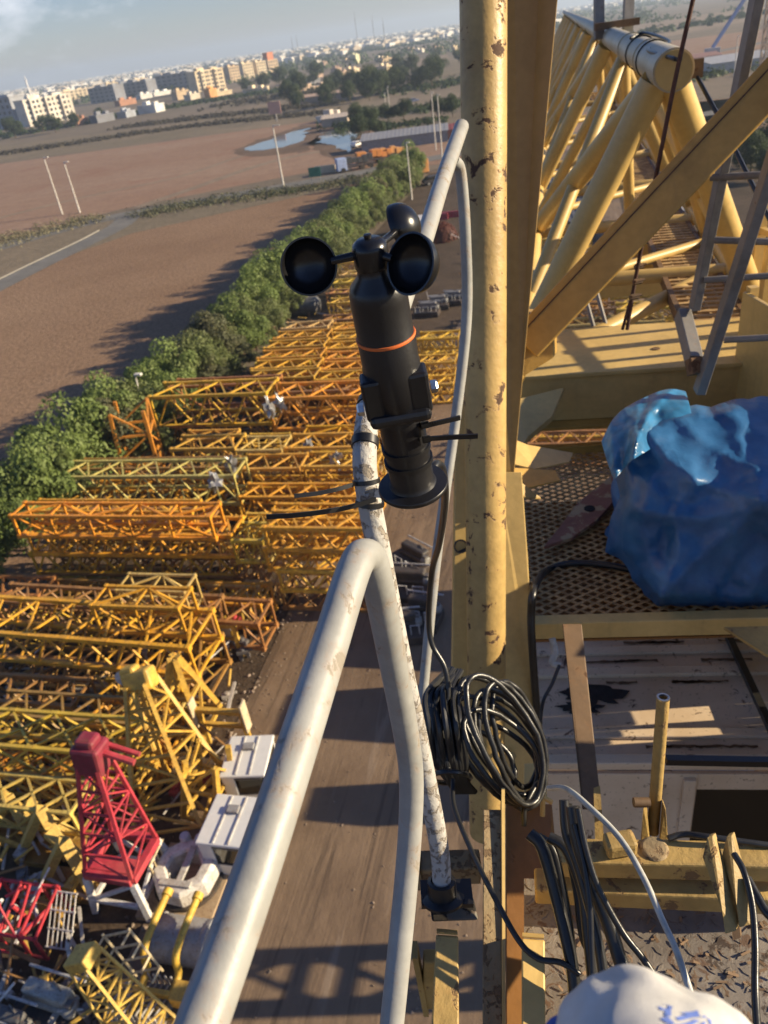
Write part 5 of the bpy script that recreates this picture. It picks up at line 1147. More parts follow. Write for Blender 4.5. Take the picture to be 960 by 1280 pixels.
m = MB(); m.bar(Z(908, 790, cz+.05), Z(966, 915, cz+.05), .03, .03); tag(m.build('black_bar', M['rubber']), 'black bar lying slanted across the cab roof', 'bar')
m = MB(); m.bar(P(832, 950, 1.95), P(990, 953, 1.95), .018, .02); tag(m.build('dark_rail_bar', M['black']), 'dark horizontal bar in front of the cab, right of the pipe stub', 'bar')
m = MB(); m.prism([P(905, 784, 2.5), P(990, 782, 2.5), P(990, 826, 2.42), P(958, 818, 2.42)], UP*-.01); tag(m.build('folded_flap', M['oldyellow']), 'bent yellow steel flap under the platform front bar', 'flap')
# pipe stub with bracket
t = thing('pipe_stub', 'upright worn pipe stub in a yellow bracket before the cab', 'pipe', P(818, 1040, 1.62))
m = MB(); pr = ray(825, 900); m.tube([P(816, 1040, 1.66), P(829, 872, 1.52)], .0125, 20, cap=False); m.tube([P(829, 872, 1.52), P(828, 878, 1.525)], [.0125, .009], 20, cap=False); mk(m, 'tube', 'oldyellow', t)
m = MB(); m.lathe(P(829, 873, 1.52), P(829, 873, 1.52)-P(816, 1040, 1.66), [(.0085, 0), (.0125, 0), (.0132, .002), (.0125, .004), (.0085, .004)], 20); mk(m, 'rim', 'steel', t)
for s in (-1, 1):
    m = MB(); m.prism([P(818+s*10, 1000, 1.6), P(818+s*14, 1012, 1.6), P(818+s*17, 1050, 1.63), P(818+s*6, 1050, 1.63)], pr*.03); mk(m, 'bracket_plate', 'oldyellow', t, .002)
m = MB(); m.tube([P(792, 1003, 1.58), P(812, 1003, 1.58)], .010, 10); mk(m, 'pin', 'brown', t)
# deck beams
dz_ = -1.40
def zbeam(name, label, x0, y0, x1, y1, dz, w, h, mat, extra=None):
    a, b = Z(x0, y0, dz), Z(x1, y1, dz); t = thing(name, label, 'beam', a); m = MB(); m.bar(a-UP*h/2, b-UP*h/2, w, h); mk(m, 'profile', mat, t, .005)
    return t, a, b
t, a, b = zbeam('deck_beam', 'yellow deck beam with a round plug, nearest below the cab', 690, 1062, 1010, 1068, dz_, .055, .05, 'oldyellow')
m = MB(); m.lathe(Z(818, 1061, dz_+.001), UP, [(.0, .004), (.02, .004), (.024, .003), (.027, 0)], 24); mk(m, 'round_plug', 'rough_edge', t)
t, a, b = zbeam('deck_beam', 'lower yellow deck beam along the rusty deck edge', 668, 1098, 1010, 1112, dz_-.07, .05, .05, 'oldyellow')
m = MB(); m.box(Z(775, 1055, dz_+.02), cr*.03, Vector((0, .02, 0)), UP*.018); mk(m, 'weld_block', 'oldyellow', t, .008)
t = thing('lug_pair', 'pair of yellow lug plates with a dark gap on the deck beam', 'lug', Z(905, 1110, dz_))
for (x0, y0, x1, y1) in [(884, 1047, 916, 1168), (908, 1046, 934, 1160)]:
    m = MB(); q = [P(x0, y0, 1.25), P(x0+7, y0-2, 1.25), P(x1+6, y1-18, 1.2), P(x1+4, y1-4, 1.19), P(x1-10, y1, 1.19), P(x1-14, y1-30, 1.2), P(x0-6, y0+25, 1.25)]
    m.prism(q, cr*.010+cf*.012); mk(m, 'lug_plate', 'oldyellow', t, .0015)
m = MB(); m.prism([P(905, 1060, 1.25), P(912, 1060, 1.25), P(926, 1172, 1.2), P(916, 1176, 1.2)], cr*.006+cf*.01); mk(m, 'spacer', 'brown', t)
# checker plate deck
dk = -1.56; t = thing('deck_plate', 'rusty grey chequered deck plate at the bottom right', 'deck plate', Z(800, 1200, dk))
q = [Z(655, 1098, dk), Z(1020, 1112, dk), Z(1030, 1420, dk), Z(655, 1420, dk)]; m = MB(); m.prism(q, UP*-.02); mk(m, 'sheet', 'deckrust', t)
m = MB(); ce = (q[1]-q[0]).normalized(); ne = (ce.cross(UP)*-1).normalized(); random.seed(2)
for i in range(26):
    for j in range(20):
        c_ = q[0]+ce*(i*.030+.01)-ne*(j*.030+.02)+UP*.0005
        if not (650 < proj(c_)[0] < 990): continue
        d = (ce+ne*(1 if (i+j) % 2 else -1)).normalized(); e_ = d.cross(UP)
        m.prism([c_-d*.011, c_+e_*.003, c_+d*.011, c_-e_*.003], UP*.0010)
mk(m, 'tread_lugs', 'deckrust', t)
m = MB(); random.seed(5)
for k in range(130):
    x, y = random.uniform(700, 985), random.uniform(1120, 1290); c_ = Z(x, y, dk+.004); a_ = random.uniform(0, 6.28); L = random.uniform(.003, .011)
    d = Vector((math.cos(a_), math.sin(a_), random.uniform(-.2, .4)))*L; m.bar(c_-d, c_+d, random.uniform(.002, .006), .001)
tag(m.build('rust_flakes', paint('rust_flake', (.33, .21, .12), .8, .4, 0)), 'rust flakes and paint chips scattered on the deck plate', 'debris', kind='stuff')
# edge plates bottom centre
t = thing('edge_plate', 'upright weathered yellow plate edge running down from the coil', 'plate', P(615, 1300, 1.35))
m = MB(); m.prism([P(604, 1012, 1.62), P(626, 1012, 1.62), P(628, 1330, 1.30), P(603, 1330, 1.30)], ray(615, 1150).normalized()*.012); mk(m, 'edge', 'rough_edge', t, .002)
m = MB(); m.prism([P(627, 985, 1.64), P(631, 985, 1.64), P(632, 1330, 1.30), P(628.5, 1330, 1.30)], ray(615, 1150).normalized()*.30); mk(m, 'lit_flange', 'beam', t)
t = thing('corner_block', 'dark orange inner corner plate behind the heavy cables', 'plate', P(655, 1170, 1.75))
m = MB(); m.prism([P(632, 1005, 1.95), P(690, 1005, 1.95), P(700, 1120, 1.85), P(690, 1320, 1.6), P(632, 1320, 1.6)], ray(655, 1150)*.03); mk(m, 'plate', 'shade_orange', t, .003)
m = MB(); m.prism([P(655, 955, 1.95), P(682, 952, 1.95), P(684, 1000, 1.9), P(655, 1005, 1.9)], ray(665, 980)*.03); mk(m, 'upper_tab', 'beam', t, .003)
m = MB(); m.tube([P(679, 992, 1.85), P(678, 1020, 1.85)], .006, 8); m.tube([P(660, 985, 1.85), P(690, 1003, 1.85)], .006, 8); mk(m, 'rod', 'beam', t)
m = MB(); m.prism([P(742, 985, 1.62), P(750, 982, 1.62), P(755, 1050, 1.6), P(744, 1055, 1.6)], ray(745, 1010)*.05); tag(m.build('upright_tab', M['oldyellow']), 'narrow yellow upright tab left of the pipe stub', 'tab')
for i, (x0, x1, y, d, mat) in enumerate([(545, 573, 1168, 1.35, 'oldyellow'), (652, 681, 1173, 1.4, 'beam')]):
    t = thing('rail_stub', ['square yellow stub post left of the weathered plate edge', 'square yellow stub post right of the weathered plate edge'][i], 'post', P((x0+x1)/2, 1330, d-.1))
    m = MB(); v = ray((x0+x1)/2, 1240)*.05; m.prism([P(x0, y, d), P(x1, y+2, d), P(x1+1, 1330, d-.15), P(x0-8*(i == 0), 1330, d-.15)], v); mk(m, 'tube', mat, t, .003); m = MB(); m.prism([P(x0+1, y-1, d), P(x1-1, y+1, d), P(x1-1, y-4, d+.06), P(x0+1, y-6, d+.06)], UP*.004); mk(m, 'cap', mat, t)
# sub-structure left of the edge plate
beamthing('under_beam', 'shaded beam end under the black rail socket', [P(525, 1085, 1.75), P(600, 1083, 1.75)], .05, .06, 'rough_edge')
beamthing('under_beam', 'lower sunlit beam end left of the stub post', [P(528, 1225, 1.7), P(545, 1225, 1.7)], .03, .2, 'oldyellow')
# ------------------------------------------------------------------ railings, anemometer, cables
t = thing('guard_rail', 'smooth grey tubular guard rail bent in a loop at the front', 'guard rail', P(490, 1290, 1.18))
pts = [P(205, 1400, .455), P(245, 1300, .50), P(330, 1060, .585), P(408, 820, .715), P(436, 730, .77), P(448, 700, .795), P(456, 694, .81), P(463, 698, .825), P(470, 720, .845), P(486, 800, .93), P(508, 920, 1.06), P(514, 970, 1.10), P(513, 1030, 1.13), P(507, 1110, 1.14), P(495, 1230, 1.13), P(488, 1300, 1.12), P(478, 1420, 1.10)]
m = MB(); m.tube(spline(pts, 8), .0178, 28); mk(m, 'tube', 'rail', t)
t = thing('handrail', 'flaking white handrail post bending into the top rail', 'handrail', P(552, 1110, 1.42))
pts = [P(553, 1118, 1.42), P(549, 1060, 1.40), P(530, 960, 1.33), P(500, 820, 1.22), P(476, 700, 1.135), P(459, 610, 1.10), P(456, 560, 1.10), P(463, 505, 1.14), P(482, 440, 1.2), P(505, 370, 1.29), P(530, 300, 1.42), P(553, 226, 1.62), P(577, 158, 1.84)]
sp = spline(pts, 8)
m = MB(); m.tube(sp[:8*7+1], .0175, 26); mk(m, 'post', 'flaky', t)
m = MB(); m.tube(sp[8*7:], .0172, 26); mk(m, 'top_rail', 'rail', t)
m = MB(); m.tube(spline([P(567, 200, 1.74), P(576, 218, 1.78), P(582, 300, 1.85), P(583, 400, 1.93), P(570, 520, 2.0), P(556, 620, 2.02), P(543, 720, 2.05), P(527, 885, 2.1)], 8), .0135, 18); mk(m, 'stanchion', 'rail', t)
m = MB(); m.lathe(P(553, 1118, 1.42), P(549, 1060, 1.40)-P(553, 1118, 1.42), [(.0195, .03), (.026, .028), (.027, 0), (.04, -.004), (.04, -.0092), (0, -.012)], 24); mk(m, 'socket', 'black', t)
m = MB(); m.bar(P(526, 1118, 1.43), P(590, 1116, 1.43), .05, .012); mk(m, 'base_plate', 'black', t)
M['dirtymetal'] = paint('black_grease_metal', (.13, .12, .095), .6, .4, .95, 14, .5, (.008, .008, .008))
m = MB(); m.prism([P(536, 1124, 1.44), P(592, 1122, 1.44), P(598, 1150, 1.42), P(540, 1152, 1.42)], ray(565, 1135)*.04); mk(m, 'clamp_block', 'dirtymetal', t, .004)
m = MB(); m.tube([P(592, 210, 2.05), P(596, 420, 2.15)], .005, 8); tag(m.build('thin_wire', M['galv']), 'thin grey wire running close beside the round column', 'wire')
# ---- anemometer
ax0, ax1 = P(517, 609, .985), P(462, 310, .79)
AX = (ax1-ax0).normalized(); AL = (ax1-ax0).length
vx = ray(490, 460).normalized(); AS = AX.cross(vx).normalized(); AS = AS if AS.dot(cr) > 0 else -AS; AF = AS.cross(AX).normalized(); AF = AF if AF.dot(vx) < 0 else -AF
def AN(s, a=0, f=0): return ax0+AX*s*AL+AS*a+AF*f
t = thing('anemometer', 'black three cup wind gauge with orange ring on the handrail', 'anemometer', ax0)
k = AL
m = MB(); m.lathe(ax0, AX, [(0, -.001), (.043, -.001), (.045, .002), (.045, .005), (.044, .0065), (.0305, .0078), (.0295, .010), (.0278, .014), (.0275, .10), (.0285, .104), (.0285, .11), (.0275, .114), (.0275, k*.42), (.0, k*.42)], 40); mk(m, 'base_sleeve', 'black', t)
m = MB(); m.lathe(ax0, AX, [(.0, k*.38), (.031, k*.38), (.0335, k*.39), (.0335, k*.57), (.0325, k*.58), (.0325, k*.685), (.0318, k*.69), (.0315, k*.82), (.031, k*.85), (.028, k*.88), (.0185, k*.912), (.0175, k*.93), (.0175, k*.945), (0, k*.945)], 48); mk(m, 'body', 'black', t)
m = MB(); m.lathe(ax0, AX, [(.031, k*.677), (.0332, k*.6775), (.0338, k*.683), (.0332, k*.6885), (.031, k*.689)], 48); mk(m, 'seal_ring', 'ring', t)
m = MB(); m.lathe(ax0, AX, [(0, k*.935), (.018, k*.935), (.0188, k*.945), (.0188, k*1.0), (.0172, k*1.018), (.012, k*1.03), (0, k*1.034)], 36)
m.lathe(ax0, AX, [(0, k*1.03), (.004, k*1.03), (.004, k*1.045), (0, k*1.047)], 12); mk(m, 'hub', 'cup', t)
# clamp jaws with bolts
for (a_, w2) in ((.034, .5), (-.012, .5)):
    m = MB()
    for sg in (-1, 1):
        pass
m = MB()
for (a0_, a1_) in ((-.0385, -.016), (.014, .0385)):
    q = [AN(.40, a0_, .010), AN(.40, a1_, .034), AN(.55, a1_, .037), AN(.575, a0_, .014)]
    m.prism([AN(.395, a0_, .0), AN(.395, a1_, .0), AN(.56, a1_, .0), AN(.56, a0_, .0)], AF*.030)
mk(m, 'clamp_jaw', 'black', t, .004)
m = MB(); m.prism([AN(.37, -.036, -.0092), AN(.37, .036, -.0092), AN(.42, .036, -.0092), AN(.42, -.036, -.012)], AF*.046); mk(m, 'clamp_bridge', 'black', t, .006)
for (a_, f_, s_) in ((.040, .016, .475), (-.040, .018, .44)):
    m = MB(); c_ = AN(s_, a_, f_); m.lathe(c_, AS*(1 if a_ > 0 else -1), [(0, 0), (.0075, 0), (.0075, .006), (.006, .008), (0, .008)], 6, False); mk(m, 'bolt', 'steel', t)
# cups: position of the rim centre, direction of the open side
hub = AN(.985)
def cup(px, py, d, r, face, armfrom, name='cup', group=None):
    c_ = P(px, py, d); fdir = Vector(face).normalized()
    prof = [(r*math.sin(a_), -r*.88*math.cos(a_)) for a_ in [math.pi/2*i/14 for i in range(15)]]
    inner = [(x*.955, y*.955+.0006) for x, y in prof][::-1]
    m = MB(); m.lathe(c_, fdir, prof+[(r*1.02, .0005), (r*1.02, .002), (r*.955, .002)]+inner, 40); o = mk(m, 'cup', 'cup', t)
    m = MB(); e = c_-fdir*r*.12; a_ = hub
    v = (e-a_); m.tube([a_+v.normalized()*.012, a_+v*(1-.86*r/v.length)], [.0048, .0042], 12); m2 = mk(m, 'cup_arm', 'cup', o)
v = -ray(386, 333).normalized()
cup(386, 333, .80, .0292, v*1.0+cr*.10-cu*.06, 0)
cup(514, 330, .765, .0300, -ray(514, 330).normalized()*.74-cr*.60+cu*.20, 0)
cup(500, 284, .865, .0262, -cr*.80+cf*.42+cu*-.10, 0)
# straps round rail and sleeve
def ring_strap(c, ax, r, w, mat, name, label, tail=None, flat=.0022, buckle=None, cat='cable tie', group=None):
    t = thing(name, label, cat, c, group); ax = ax.normalized(); m = MB()
    m.lathe(c-ax*w/2, ax, [(r-.0008, 0), (r+flat, 0), (r+flat, w), (r-.0008, w), (r-.0008, 0)], 32); mk(m, 'band', mat, t)
    if tail:
        m = MB(); ps = spline(tail, 8)
        for a_, b_ in zip(ps, ps[1:]): m.bar(a_, b_+(b_-a_)*.03, .0024, w*.95, ax)
        mk(m, 'tail', mat, t)
    if buckle:
        m = MB(); m.box(buckle, ax.cross(vx).normalized()*.005, ax*w*.8, vx*.005); mk(m, 'buckle', mat, t, .001)
    return t
def railat(y): 
    b_ = min(range(8*8), key=lambda i: abs(proj(sp[i])[1]-y)); return sp[b_], (sp[b_+1]-sp[b_-1]).normalized()
for i, (y, w, lab) in enumerate([(505, .011, 'uppermost black strap round the handrail behind the anemometer'), (556, .0125, 'wide black strap round the handrail, second from the top')]):
    c_, a_ = railat(y); ring_strap(c_, a_, .0178, w, 'tie', 'rail_strap', lab, cat='strap')
c_, a_ = railat(603); ring_strap(c_, a_, .0178, .0062, 'tie', 'cable_tie', 'upper black cable tie on the flaking post with a short tail left', [P(441, 606, 1.085), P(420, 612, 1.07), P(395, 617, 1.06), P(368, 620, 1.05)])
c_, a_ = railat(628); ring_strap(c_, (a_+AS*.22), .0188, .0070, 'tie', 'cable_tie', 'lower black cable tie on the flaking post with a long tail left', [P(470, 624, 1.075), P(440, 633, 1.065), P(410, 639, 1.05), P(370, 644, 1.03), P(333, 646, 1.02)])
ring_strap(AN(.205), AX, .0282, .0062, 'tie', 'cable_tie', 'upper black cable tie on the sleeve with tail to the column', [P(528, 533, .90), P(545, 529, .895), P(575, 522, .90)], buckle=P(531, 531, .905))
ring_strap(AN(.14), AX, .0284, .0062, 'tie', 'cable_tie', 'lower black cable tie on the sleeve with tail to the column', [P(530, 549, .905), P(556, 547, .90), P(597, 545, .90)], buckle=P(533, 549, .91))
# cable from the gauge down to the coil
def cable(name, label, pts, r, mat='rubber', n=8, cat='cable', group=None):
    m = MB(); m.tube(spline(pts, n), r, 10); return tag(m.build(name, M[mat]), label, cat, group)
cable('signal_cable', 'black signal cable running from the anemometer down to the coil', [P(535, 598, 1.02), P(546, 580, 1.04), P(554, 592, 1.1), P(556, 630, 1.25), P(549, 680, 1.45), P(540, 715, 1.6), P(536, 770, 1.7), P(540, 805, 1.72), P(556, 835, 1.72), P(560, 870, 1.72), P(552, 905, 1.72), P(560, 960, 1.7)], .0062)
# coil of cable
t = thing('cable_coil', 'big loose coil of black cable hung against the round column', 'cable coil', P(600, 990, 1.8))
rng = random.Random(3)
loops = [(640, 930, 40, 84, 20, 0), (632, 934, 46, 80, 24, .02), (622, 920, 52, 86, 30, .04), (626, 946, 52, 72, 34, -.02), (616, 938, 58, 80, 32, .03), (634, 942, 44, 76, 22, .05), (620, 952, 56, 66, 40, .06), (628, 925, 46, 92, 26, -.03), (606, 952, 36, 48, 36, .02), (640, 918, 34, 70, 16, .06)]
m = MB()
for (x, y, a_, b_, rot, dd_) in loops:
    x += 8; a_ *= .84
    pts = []; 
    for k_ in range(40):
        an = 2*math.pi*k_/40; ca_, sa_ = math.cos(an), math.sin(an); q = rad(rot)
        X = ca_*a_*math.cos(q)-sa_*b_*-math.sin(q); Yp = sa_*b_*math.cos(q)-ca_*a_*math.sin(q)*.4
        bot = max(0, sa_); X = X*(1-.15*bot)-bot*8
        pts.append(P(x+X+rng.uniform(-1, 1), y+Yp*.98, 1.74+dd_+.05*ca_+rng.uniform(-.003, .003)))
    m.tube(pts, .0066, 10, closed=True)
mk(m, 'loops', 'rubber', t)
m = MB()
for k_ in range(15):
    x0 = 538+k_*2.7+rng.uniform(-2, 2); x1 = 556+k_*1.7
    m.tube(spline([P(x1+2, 842+rng.uniform(-10, 14), 1.80), P(x0-4, 868+rng.uniform(-6, 10), 1.74+rng.uniform(-.03, .03)), P(x0-1, 905, 1.70+rng.uniform(-.03, .03)), P(x0+6, 950, 1.70), P(x1+3, 975, 1.72), P(x1+14, 990, 1.74)], 6), .0066, 8)
mk(m, 'hanging_strands', 'rubber', t)
m = MB(); m.tube([P(556+math.cos(a_)*26+6, 972+math.sin(a_)*7, 1.71+.07*math.sin(a_)) for a_ in [2*math.pi*i/20 for i in range(20)]], .006, 8, closed=True); mk(m, 'binding_tie', 'tie', t)
cable('lead_cable', 'thin black lead from the coil looping down to the right under the plate edge', [P(566, 975, 1.68), P(568, 1010, 1.62), P(590, 1065, 1.5), P(620, 1125, 1.38), P(648, 1175, 1.32), P(672, 1198, 1.3), P(700, 1203, 1.3), P(724, 1217, 1.3)], .0052)
# heavy cables on the right
hv = [([(662, 1042), (678, 1060), (695, 1120), (706, 1165), (716, 1215), (722, 1290)], 1.36, .0112), ([(672, 1046), (690, 1062), (702, 1110), (712, 1170), (716, 1230), (726, 1300)], 1.40, .0092), ([(686, 1046), (708, 1062), (728, 1115), (735, 1170), (740, 1215), (746, 1290)], 1.36, .0098),
      ([(705, 1000), (708, 1040), (722, 1080), (736, 1130), (748, 1180), (755, 1225), (762, 1300)], 1.34, .0088), ([(716, 1008), (722, 1050), (738, 1100), (757, 1145), (772, 1190), (780, 1220), (792, 1300)], 1.30, .0118), ([(722, 1010), (732, 1060), (748, 1110), (778, 1165), (805, 1200), (830, 1240)], 1.27, .0055), ([(718, 1030), (730, 1080), (737, 1130), (739, 1180), (741, 1240), (742, 1300)], 1.27, .0052), ([(710, 1005), (713, 1070), (722, 1120), (730, 1175), (752, 1215), (756, 1290)], 1.39, .0075)]
for i, (px, d, r) in enumerate(hv):
    cable('power_cable', 'black power cable, %s from the left in the bundle running under the glove' % ORD[i], [P(x, y, d-.08*j/6) for j, (x, y) in enumerate(px)], r, group='heavy black cables beside the rusty deck')
cable('grey_hose', 'single pale grey hose arching right over the black cables', [P(686, 985, 1.5), P(708, 986, 1.42), P(738, 1010, 1.34), P(775, 1048, 1.28), P(805, 1098, 1.22), P(828, 1150, 1.18), P(846, 1190, 1.14), P(866, 1250, 1.1)], .0052, 'hose_white', cat='hose')
cable('black_lead', 'black lead hanging over the lug plates at the right edge', [P(918, 1068, 1.2), P(930, 1090, 1.17), P(940, 1130, 1.14), P(944, 1180, 1.1), P(944, 1240, 1.06), P(948, 1310, 1.0)], .0052)
cable('black_lead', 'thicker black lead bending out of the frame beside the lug plates', [P(934, 1098, 1.22), P(946, 1120, 1.2), P(960, 1142, 1.18), P(985, 1160, 1.16)], .0075)
cable('deck_lead', 'black lead arching behind the deck beam towards the right', [P(835, 1048, 1.5), P(855, 1043, 1.5), P(885, 1046, 1.48), P(985, 1060, 1.46)], .006)
cable('lifting_cable', 'thin dark cable bending behind the yellow corner plate', [P(655, 1032, 1.75), P(656, 1010, 1.75), P(668, 985, 1.78), P(680, 970, 1.82)], .006)
# ---- gloved hand at the bottom edge (back of the hand up, fingers curled away below the frame)
n = N('white_knit_blue_print'); oc = n.tc.outputs['Object']
kn = n.n('ShaderNodeTexWave'); kn.inputs['Scale'].default_value = 320; n.l(oc, kn.inputs[0])
sepx = n.n('ShaderNodeSeparateXYZ'); n.l(oc, sepx.inputs[0])
base_c = n.mix(n.ramp(n.noise(30, 4), [(.3, 0), (.7, 1)]), (.44, .43, .41), (.58, .57, .55))
n.bump(n.math('ADD', n.noise(500, 3), n.math('MULTIPLY', kn.outputs['Fac'], .5)), .35, .001); M['knit'] = n.set(base_c, .95)
M['blueprint'] = simple('blue_ink', (.12, .19, .50), .9, 0, .2, 60)
M['bluecloth'] = simple('blue_cloth', (.03, .08, .32), .9, 0, .3, 40, .4, 400)
GC = P(813, 1272, .385); gd = -ray(813, 1272).normalized()
gx = cr.copy(); gx = (gx*cc-cu*cs); gx = (gx-gd*gx.dot(gd)).normalized(); gy = gd.cross(gx).normalized()
if gy.dot(cu) < 0: gy = -gy
t = thing('work_glove', 'white knitted work glove with blue print on a hand at the bottom edge', 'glove', GC)
def skin(name, segs, mat, vox=.0035, extra=None):
    bm = MB()
    for a_, b_, ra, rb in segs:
        n_ = 6; v_ = Vector(b_)-Vector(a_)
        for i in range(n_+1): f = i/n_; bm.ball(Vector(a_)+v_*f, ra+(rb-ra)*f, 16, 10)
    o = mk(bm, name, mat, t); r_ = o.modifiers.new('r', 'REMESH'); r_.mode = 'VOXEL'; r_.voxel_size = vox; r_.use_smooth_shade = True
    s_ = o.modifiers.new('s', 'SMOOTH'); s_.factor = .6; s_.iterations = 10
    return o
def Q(x, y, z): return GC+gx*x+gy*y+gd*z
segs = [(Q(-.008, -.022, -.028), Q(.010, -.026, -.030), .046, .044), (Q(-.034, -.030, -.036), Q(-.030, -.05, -.036), .030, .030), (Q(.036, -.032, -.040), Q(.034, -.05, -.038), .030, .030), (Q(-.01, -.06, -.035), Q(.01, -.06, -.035), .040, .040), (Q(0, -.06, -.035), Q(.002, -.17, -.07), .034, .033)]
for i, x in enumerate((-.034, -.011, .012, .033)):
    segs.append((Q(x, -.004-.012*(abs(x) > .03), -.036), Q(x*1.02, -.004-.012*(abs(x) > .03), -.066-.004*(i in (1, 2))), .0150, .0125)); segs.append((Q(x*1.02, -.004-.012*(abs(x) > .03), -.068), Q(x, -.032, -.084), .0122, .0108))
segs += [(Q(-.04, -.045, -.03), Q(-.05, -.02, -.062), .015, .013), (Q(-.05, -.02, -.062), Q(-.026, -.01, -.085), .0125, .011)]
hand = skin('hand', segs, 'knit')
# blue print: rows of blurred glyph-like strokes, raised 0.3 mm on the cloth (shrink-wrapped)
tx_ = bpy.data.textures.new('cloth_folds', 'CLOUDS'); tx_.noise_scale = .028; tx_.noise_depth = 1
dm_ = hand.modifiers.new('folds', 'DISPLACE'); dm_.texture = tx_; dm_.strength = .009; dm_.mid_level = .5; dm_.texture_coords = 'LOCAL'
m = MB(); rng = random.Random(9)
for row in range(4):
    for k_ in range(5):
        x = .022+k_*.0082-row*.003; y = .030-row*.0090-k_*.0062; c_ = Q(x, y, .03)
        for st in range(3):
            o_ = gx*rng.uniform(-.0025, .0025)+gy*rng.uniform(-.003, .003); d = (gx*rng.choice([1, 0, .6])+gy*rng.choice([0, 1, .6]))
            if d.length < .1: d = gy.copy()
            d = d.normalized()*.0038; e_ = gd.cross(d).normalized()*.0011
            n_ = 5; top = [c_+o_+d*(i/2-1)+e_ for i in range(n_)]; bot = [c_+o_+d*(i/2-1)-e_ for i in range(n_)]
            m.add(top+bot, [(i, i+1, n_+i+1, n_+i) for i in range(n_-1)])
o = mk(m, 'blue_print', 'blueprint', t); sw = o.modifiers.new('w', 'SHRINKWRAP'); sw.target = hand; sw.wrap_method = 'PROJECT'; sw.offset = .0004
o.modifiers['w'].use_project_x = o.modifiers['w'].use_project_y = o.modifiers['w'].use_project_z = False
sw.wrap_method = 'NEAREST_SURFACEPOINT'; sw.wrap_mode = 'ABOVE_SURFACE'
cuff = skin('blue_cuff', [(Q(-.046, -.012, -.036), Q(-.048, -.045, -.03), .0150, .022), (Q(-.048, -.045, -.03), Q(-.044, -.075, -.03), .020, .022), (Q(-.044, -.075, -.03), Q(-.03, -.16, -.06), .022, .03)], 'bluecloth')
# ------------------------------------------------------------------ added screen, unseen right of the frame: shades tarp and cab, slots pass sun
t = thing('shade_screen', 'added unseen yellow screen with slots, shading the tarp and cab', 'screen', Vector((1.76, 2.4, H-2.9)))
def shade_board(y0, z0, y1, z1):
    m = MB(); m.abox(1.75, y0, H+z0, 1.77, y1, H+z1); return mk(m, 'shade_board', 'jib', t, .003)
shade_board(1.55, -1.98, 3.35, -1.19); shade_board(1.30, -3.4, 2.16, -2.0); shade_board(2.22, -3.4, 2.26, -2.0); shade_board(2.345, -3.4, 3.35, -2.0)
shade_board(2.162, -3.4, 2.218, -2.57); shade_board(2.162, -2.42, 2.218, -2.0); shade_board(2.262, -3.4, 2.343, -2.63); shade_board(2.262, -2.47, 2.343, -2.0)
shade_board(.88, -3.4, 1.28, -1.0)
for y_ in (1.29, 3.34):
    m = MB(); m.bar((1.79, y_, H-3.4), (1.79, y_, H-1.17), .04, .04); mk(m, 'post', 'jib', t)
t = thing('stripe_posts', 'row of added unseen posts casting stripes on the beam, outside the right edge', 'railing', Vector((2.15, 3.6, H-1.5)))  # posts added out of view to throw shadow stripes on the box beam
for i, y_ in enumerate((3.22, 3.40, 3.56, 3.74, 3.90, 4.04)):
    m = MB(); w_ = (.04, .03, .06, .03, .05, .03)[i]; m.abox(2.15, y_, H-1.5, 2.2, y_+w_, H-(1.02, .9, 1.1, .86, 1.15, .95)[i]); mk(m, 'post', 'jib', t)
m = MB(); m.bar((2.175, 3.2, H-1.12), (2.175, 4.1, H-1.12), .03, .03); mk(m, 'stripe_posts_rail', 'jib', t)
# ------------------------------------------------------------------ light, air, camera
AZ, EL = rad(SUN_AZ), rad(SUN_EL)
w = bpy.data.worlds.new('World'); bpy.context.scene.world = w; w.use_nodes = True; nt = w.node_tree; nt.nodes.clear()
sky = nt.nodes.new('ShaderNodeTexSky'); sky.sky_type = 'NISHITA'; sky.sun_disc = False; sky.sun_elevation = EL; sky.sun_rotation = AZ; sky.dust_density = .15; sky.air_density = 1.2; sky.ozone_density = 2.5
bg = nt.nodes.new('ShaderNodeBackground'); bg.inputs[1].default_value = SKY_STR; out = nt.nodes.new('ShaderNodeOutputWorld')
tc = nt.nodes.new('ShaderNodeTexCoord'); mp = nt.nodes.new('ShaderNodeMapping'); mp.inputs['Scale'].default_value = (1, 1, 2.2); nz = nt.nodes.new('ShaderNodeTexNoise'); nz.inputs['Scale'].default_value = 9; nz.inputs['Detail'].default_value = 8; nz.inputs['Roughness'].default_value = .6
bank = nt.nodes.new('ShaderNodeVectorMath'); bank.operation = 'DISTANCE'; bank.inputs[1].default_value = tuple(ray(20, -10).normalized())   # one cloud bank low in the north-west
bf = nt.nodes.new('ShaderNodeMapRange'); bf.inputs[1].default_value = .21; bf.inputs[2].default_value = .0; bf.inputs[3].default_value = -.30; bf.inputs[4].default_value = .16
ad = nt.nodes.new('ShaderNodeMath'); ad.operation = 'ADD'
rp = nt.nodes.new('ShaderNodeValToRGB'); rp.color_ramp.elements[0].position = .48; rp.color_ramp.elements[1].position = .75; rp.color_ramp.elements[1].color = (.9, .9, .9, 1)
nt.links.new(tc.outputs['Generated'], bank.inputs[0]); nt.links.new(bank.outputs['Value'], bf.inputs[0]); nt.links.new(bf.outputs[0], ad.inputs[1])
mx = nt.nodes.new('ShaderNodeMix'); mx.data_type = 'RGBA'; mx.inputs[7].default_value = CLOUD+(1,)
tn = nt.nodes.new('ShaderNodeMix'); tn.data_type = 'RGBA'; tn.blend_type = 'MULTIPLY'; tn.inputs[0].default_value = 1; tn.inputs[7].default_value = SKYTINT+(1,)
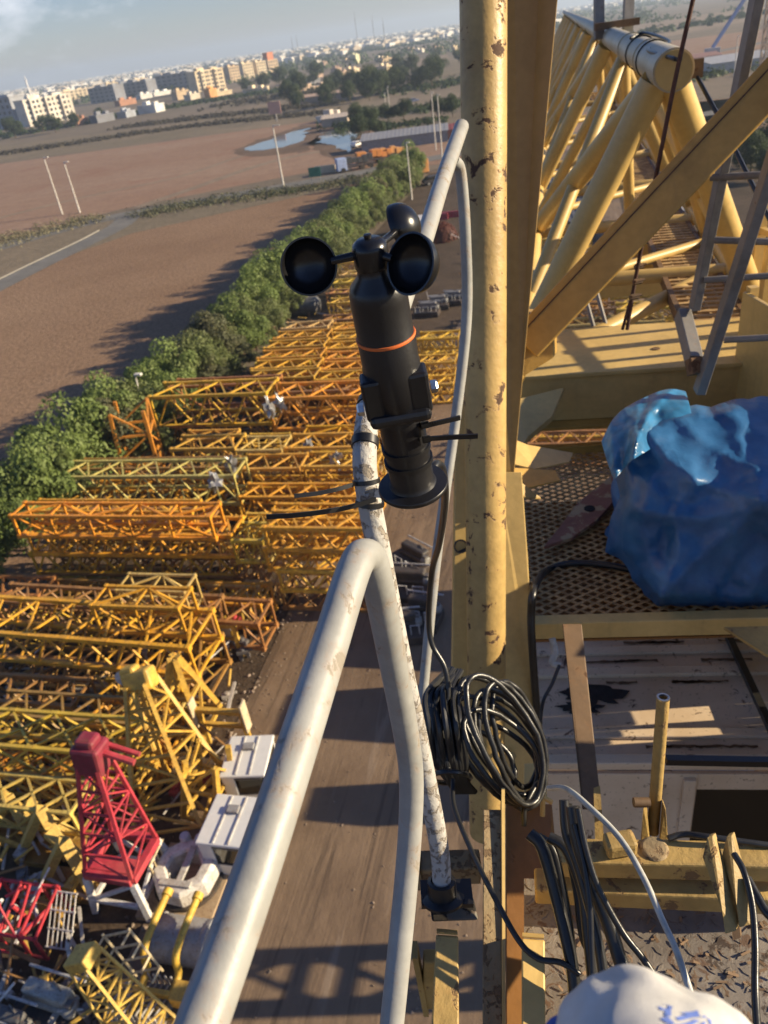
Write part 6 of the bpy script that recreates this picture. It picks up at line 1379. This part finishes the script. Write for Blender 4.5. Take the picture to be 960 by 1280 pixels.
for a, b in ((tc.outputs['Generated'], mp.inputs[0]), (mp.outputs[0], nz.inputs['Vector']), (nz.outputs['Fac'], ad.inputs[0]), (ad.outputs[0], rp.inputs[0]), (rp.outputs[0], mx.inputs[0]), (sky.outputs[0], tn.inputs[6]), (tn.outputs[2], mx.inputs[6]), (mx.outputs[2], bg.inputs[0]), (bg.outputs[0], out.inputs[0])): nt.links.new(a, b)
sl = bpy.data.lights.new('sun', 'SUN'); sl.energy = SUN_STR; sl.angle = rad(.5); sl.color = (1, .83, .57)
so = bpy.data.objects.new('sun', sl); C.objects.link(so)
sd = Vector((math.sin(AZ)*math.cos(EL), math.cos(AZ)*math.cos(EL), math.sin(EL))); so.rotation_euler = sd.to_track_quat('Z', 'Y').to_euler(); so.location = (30, 0, 60)
# air
if HAZE:
    m = MB(); m.abox(-9500, -400, -1, 9500, 9500, 110); hm = bpy.data.materials.new('haze_air'); hm.use_nodes = True; t_ = hm.node_tree; t_.nodes.clear()
    ho = t_.nodes.new('ShaderNodeOutputMaterial'); hv_ = t_.nodes.new('ShaderNodeVolumePrincipled'); hv_.inputs['Density'].default_value = HAZE; hv_.inputs['Color'].default_value = (.68, .82, 1, 1); hv_.inputs['Anisotropy'].default_value = .2
    t_.links.new(hv_.outputs[0], ho.inputs['Volume']); o = m.build('haze', hm); o['kind'] = 'stuff'; o['label'] = 'pale blue haze over the far plain'; o['category'] = 'haze'
cam = bpy.data.cameras.new('camera'); co = bpy.data.objects.new('camera', cam); C.objects.link(co); bpy.context.scene.camera = co
right = cr*cc-cu*cs; upv = cr*cs+cu*cc
mat = Matrix((right, upv, -cf)).transposed().to_4x4(); mat.translation = EYE; co.matrix_world = mat
cam.sensor_fit = 'VERTICAL'; cam.sensor_height = 36; cam.lens = 36*F/1280; cam.clip_start = .02; cam.clip_end = 30000
cam.dof.use_dof = True; cam.dof.focus_distance = 1.05; cam.dof.aperture_fstop = FSTOP
sc_ = bpy.context.scene; sc_.view_settings.view_transform = 'Standard'; sc_.view_settings.look = 'None'; sc_.view_settings.exposure = EXPO; sc_.view_settings.gamma = 1
sc_.cycles.max_bounces = 6; sc_.cycles.diffuse_bounces = 3; sc_.cycles.glossy_bounces = 3; sc_.cycles.transmission_bounces = 3; sc_.cycles.volume_bounces = 0; sc_.cycles.use_denoising = True
sc_.cycles.sample_clamp_indirect = 6
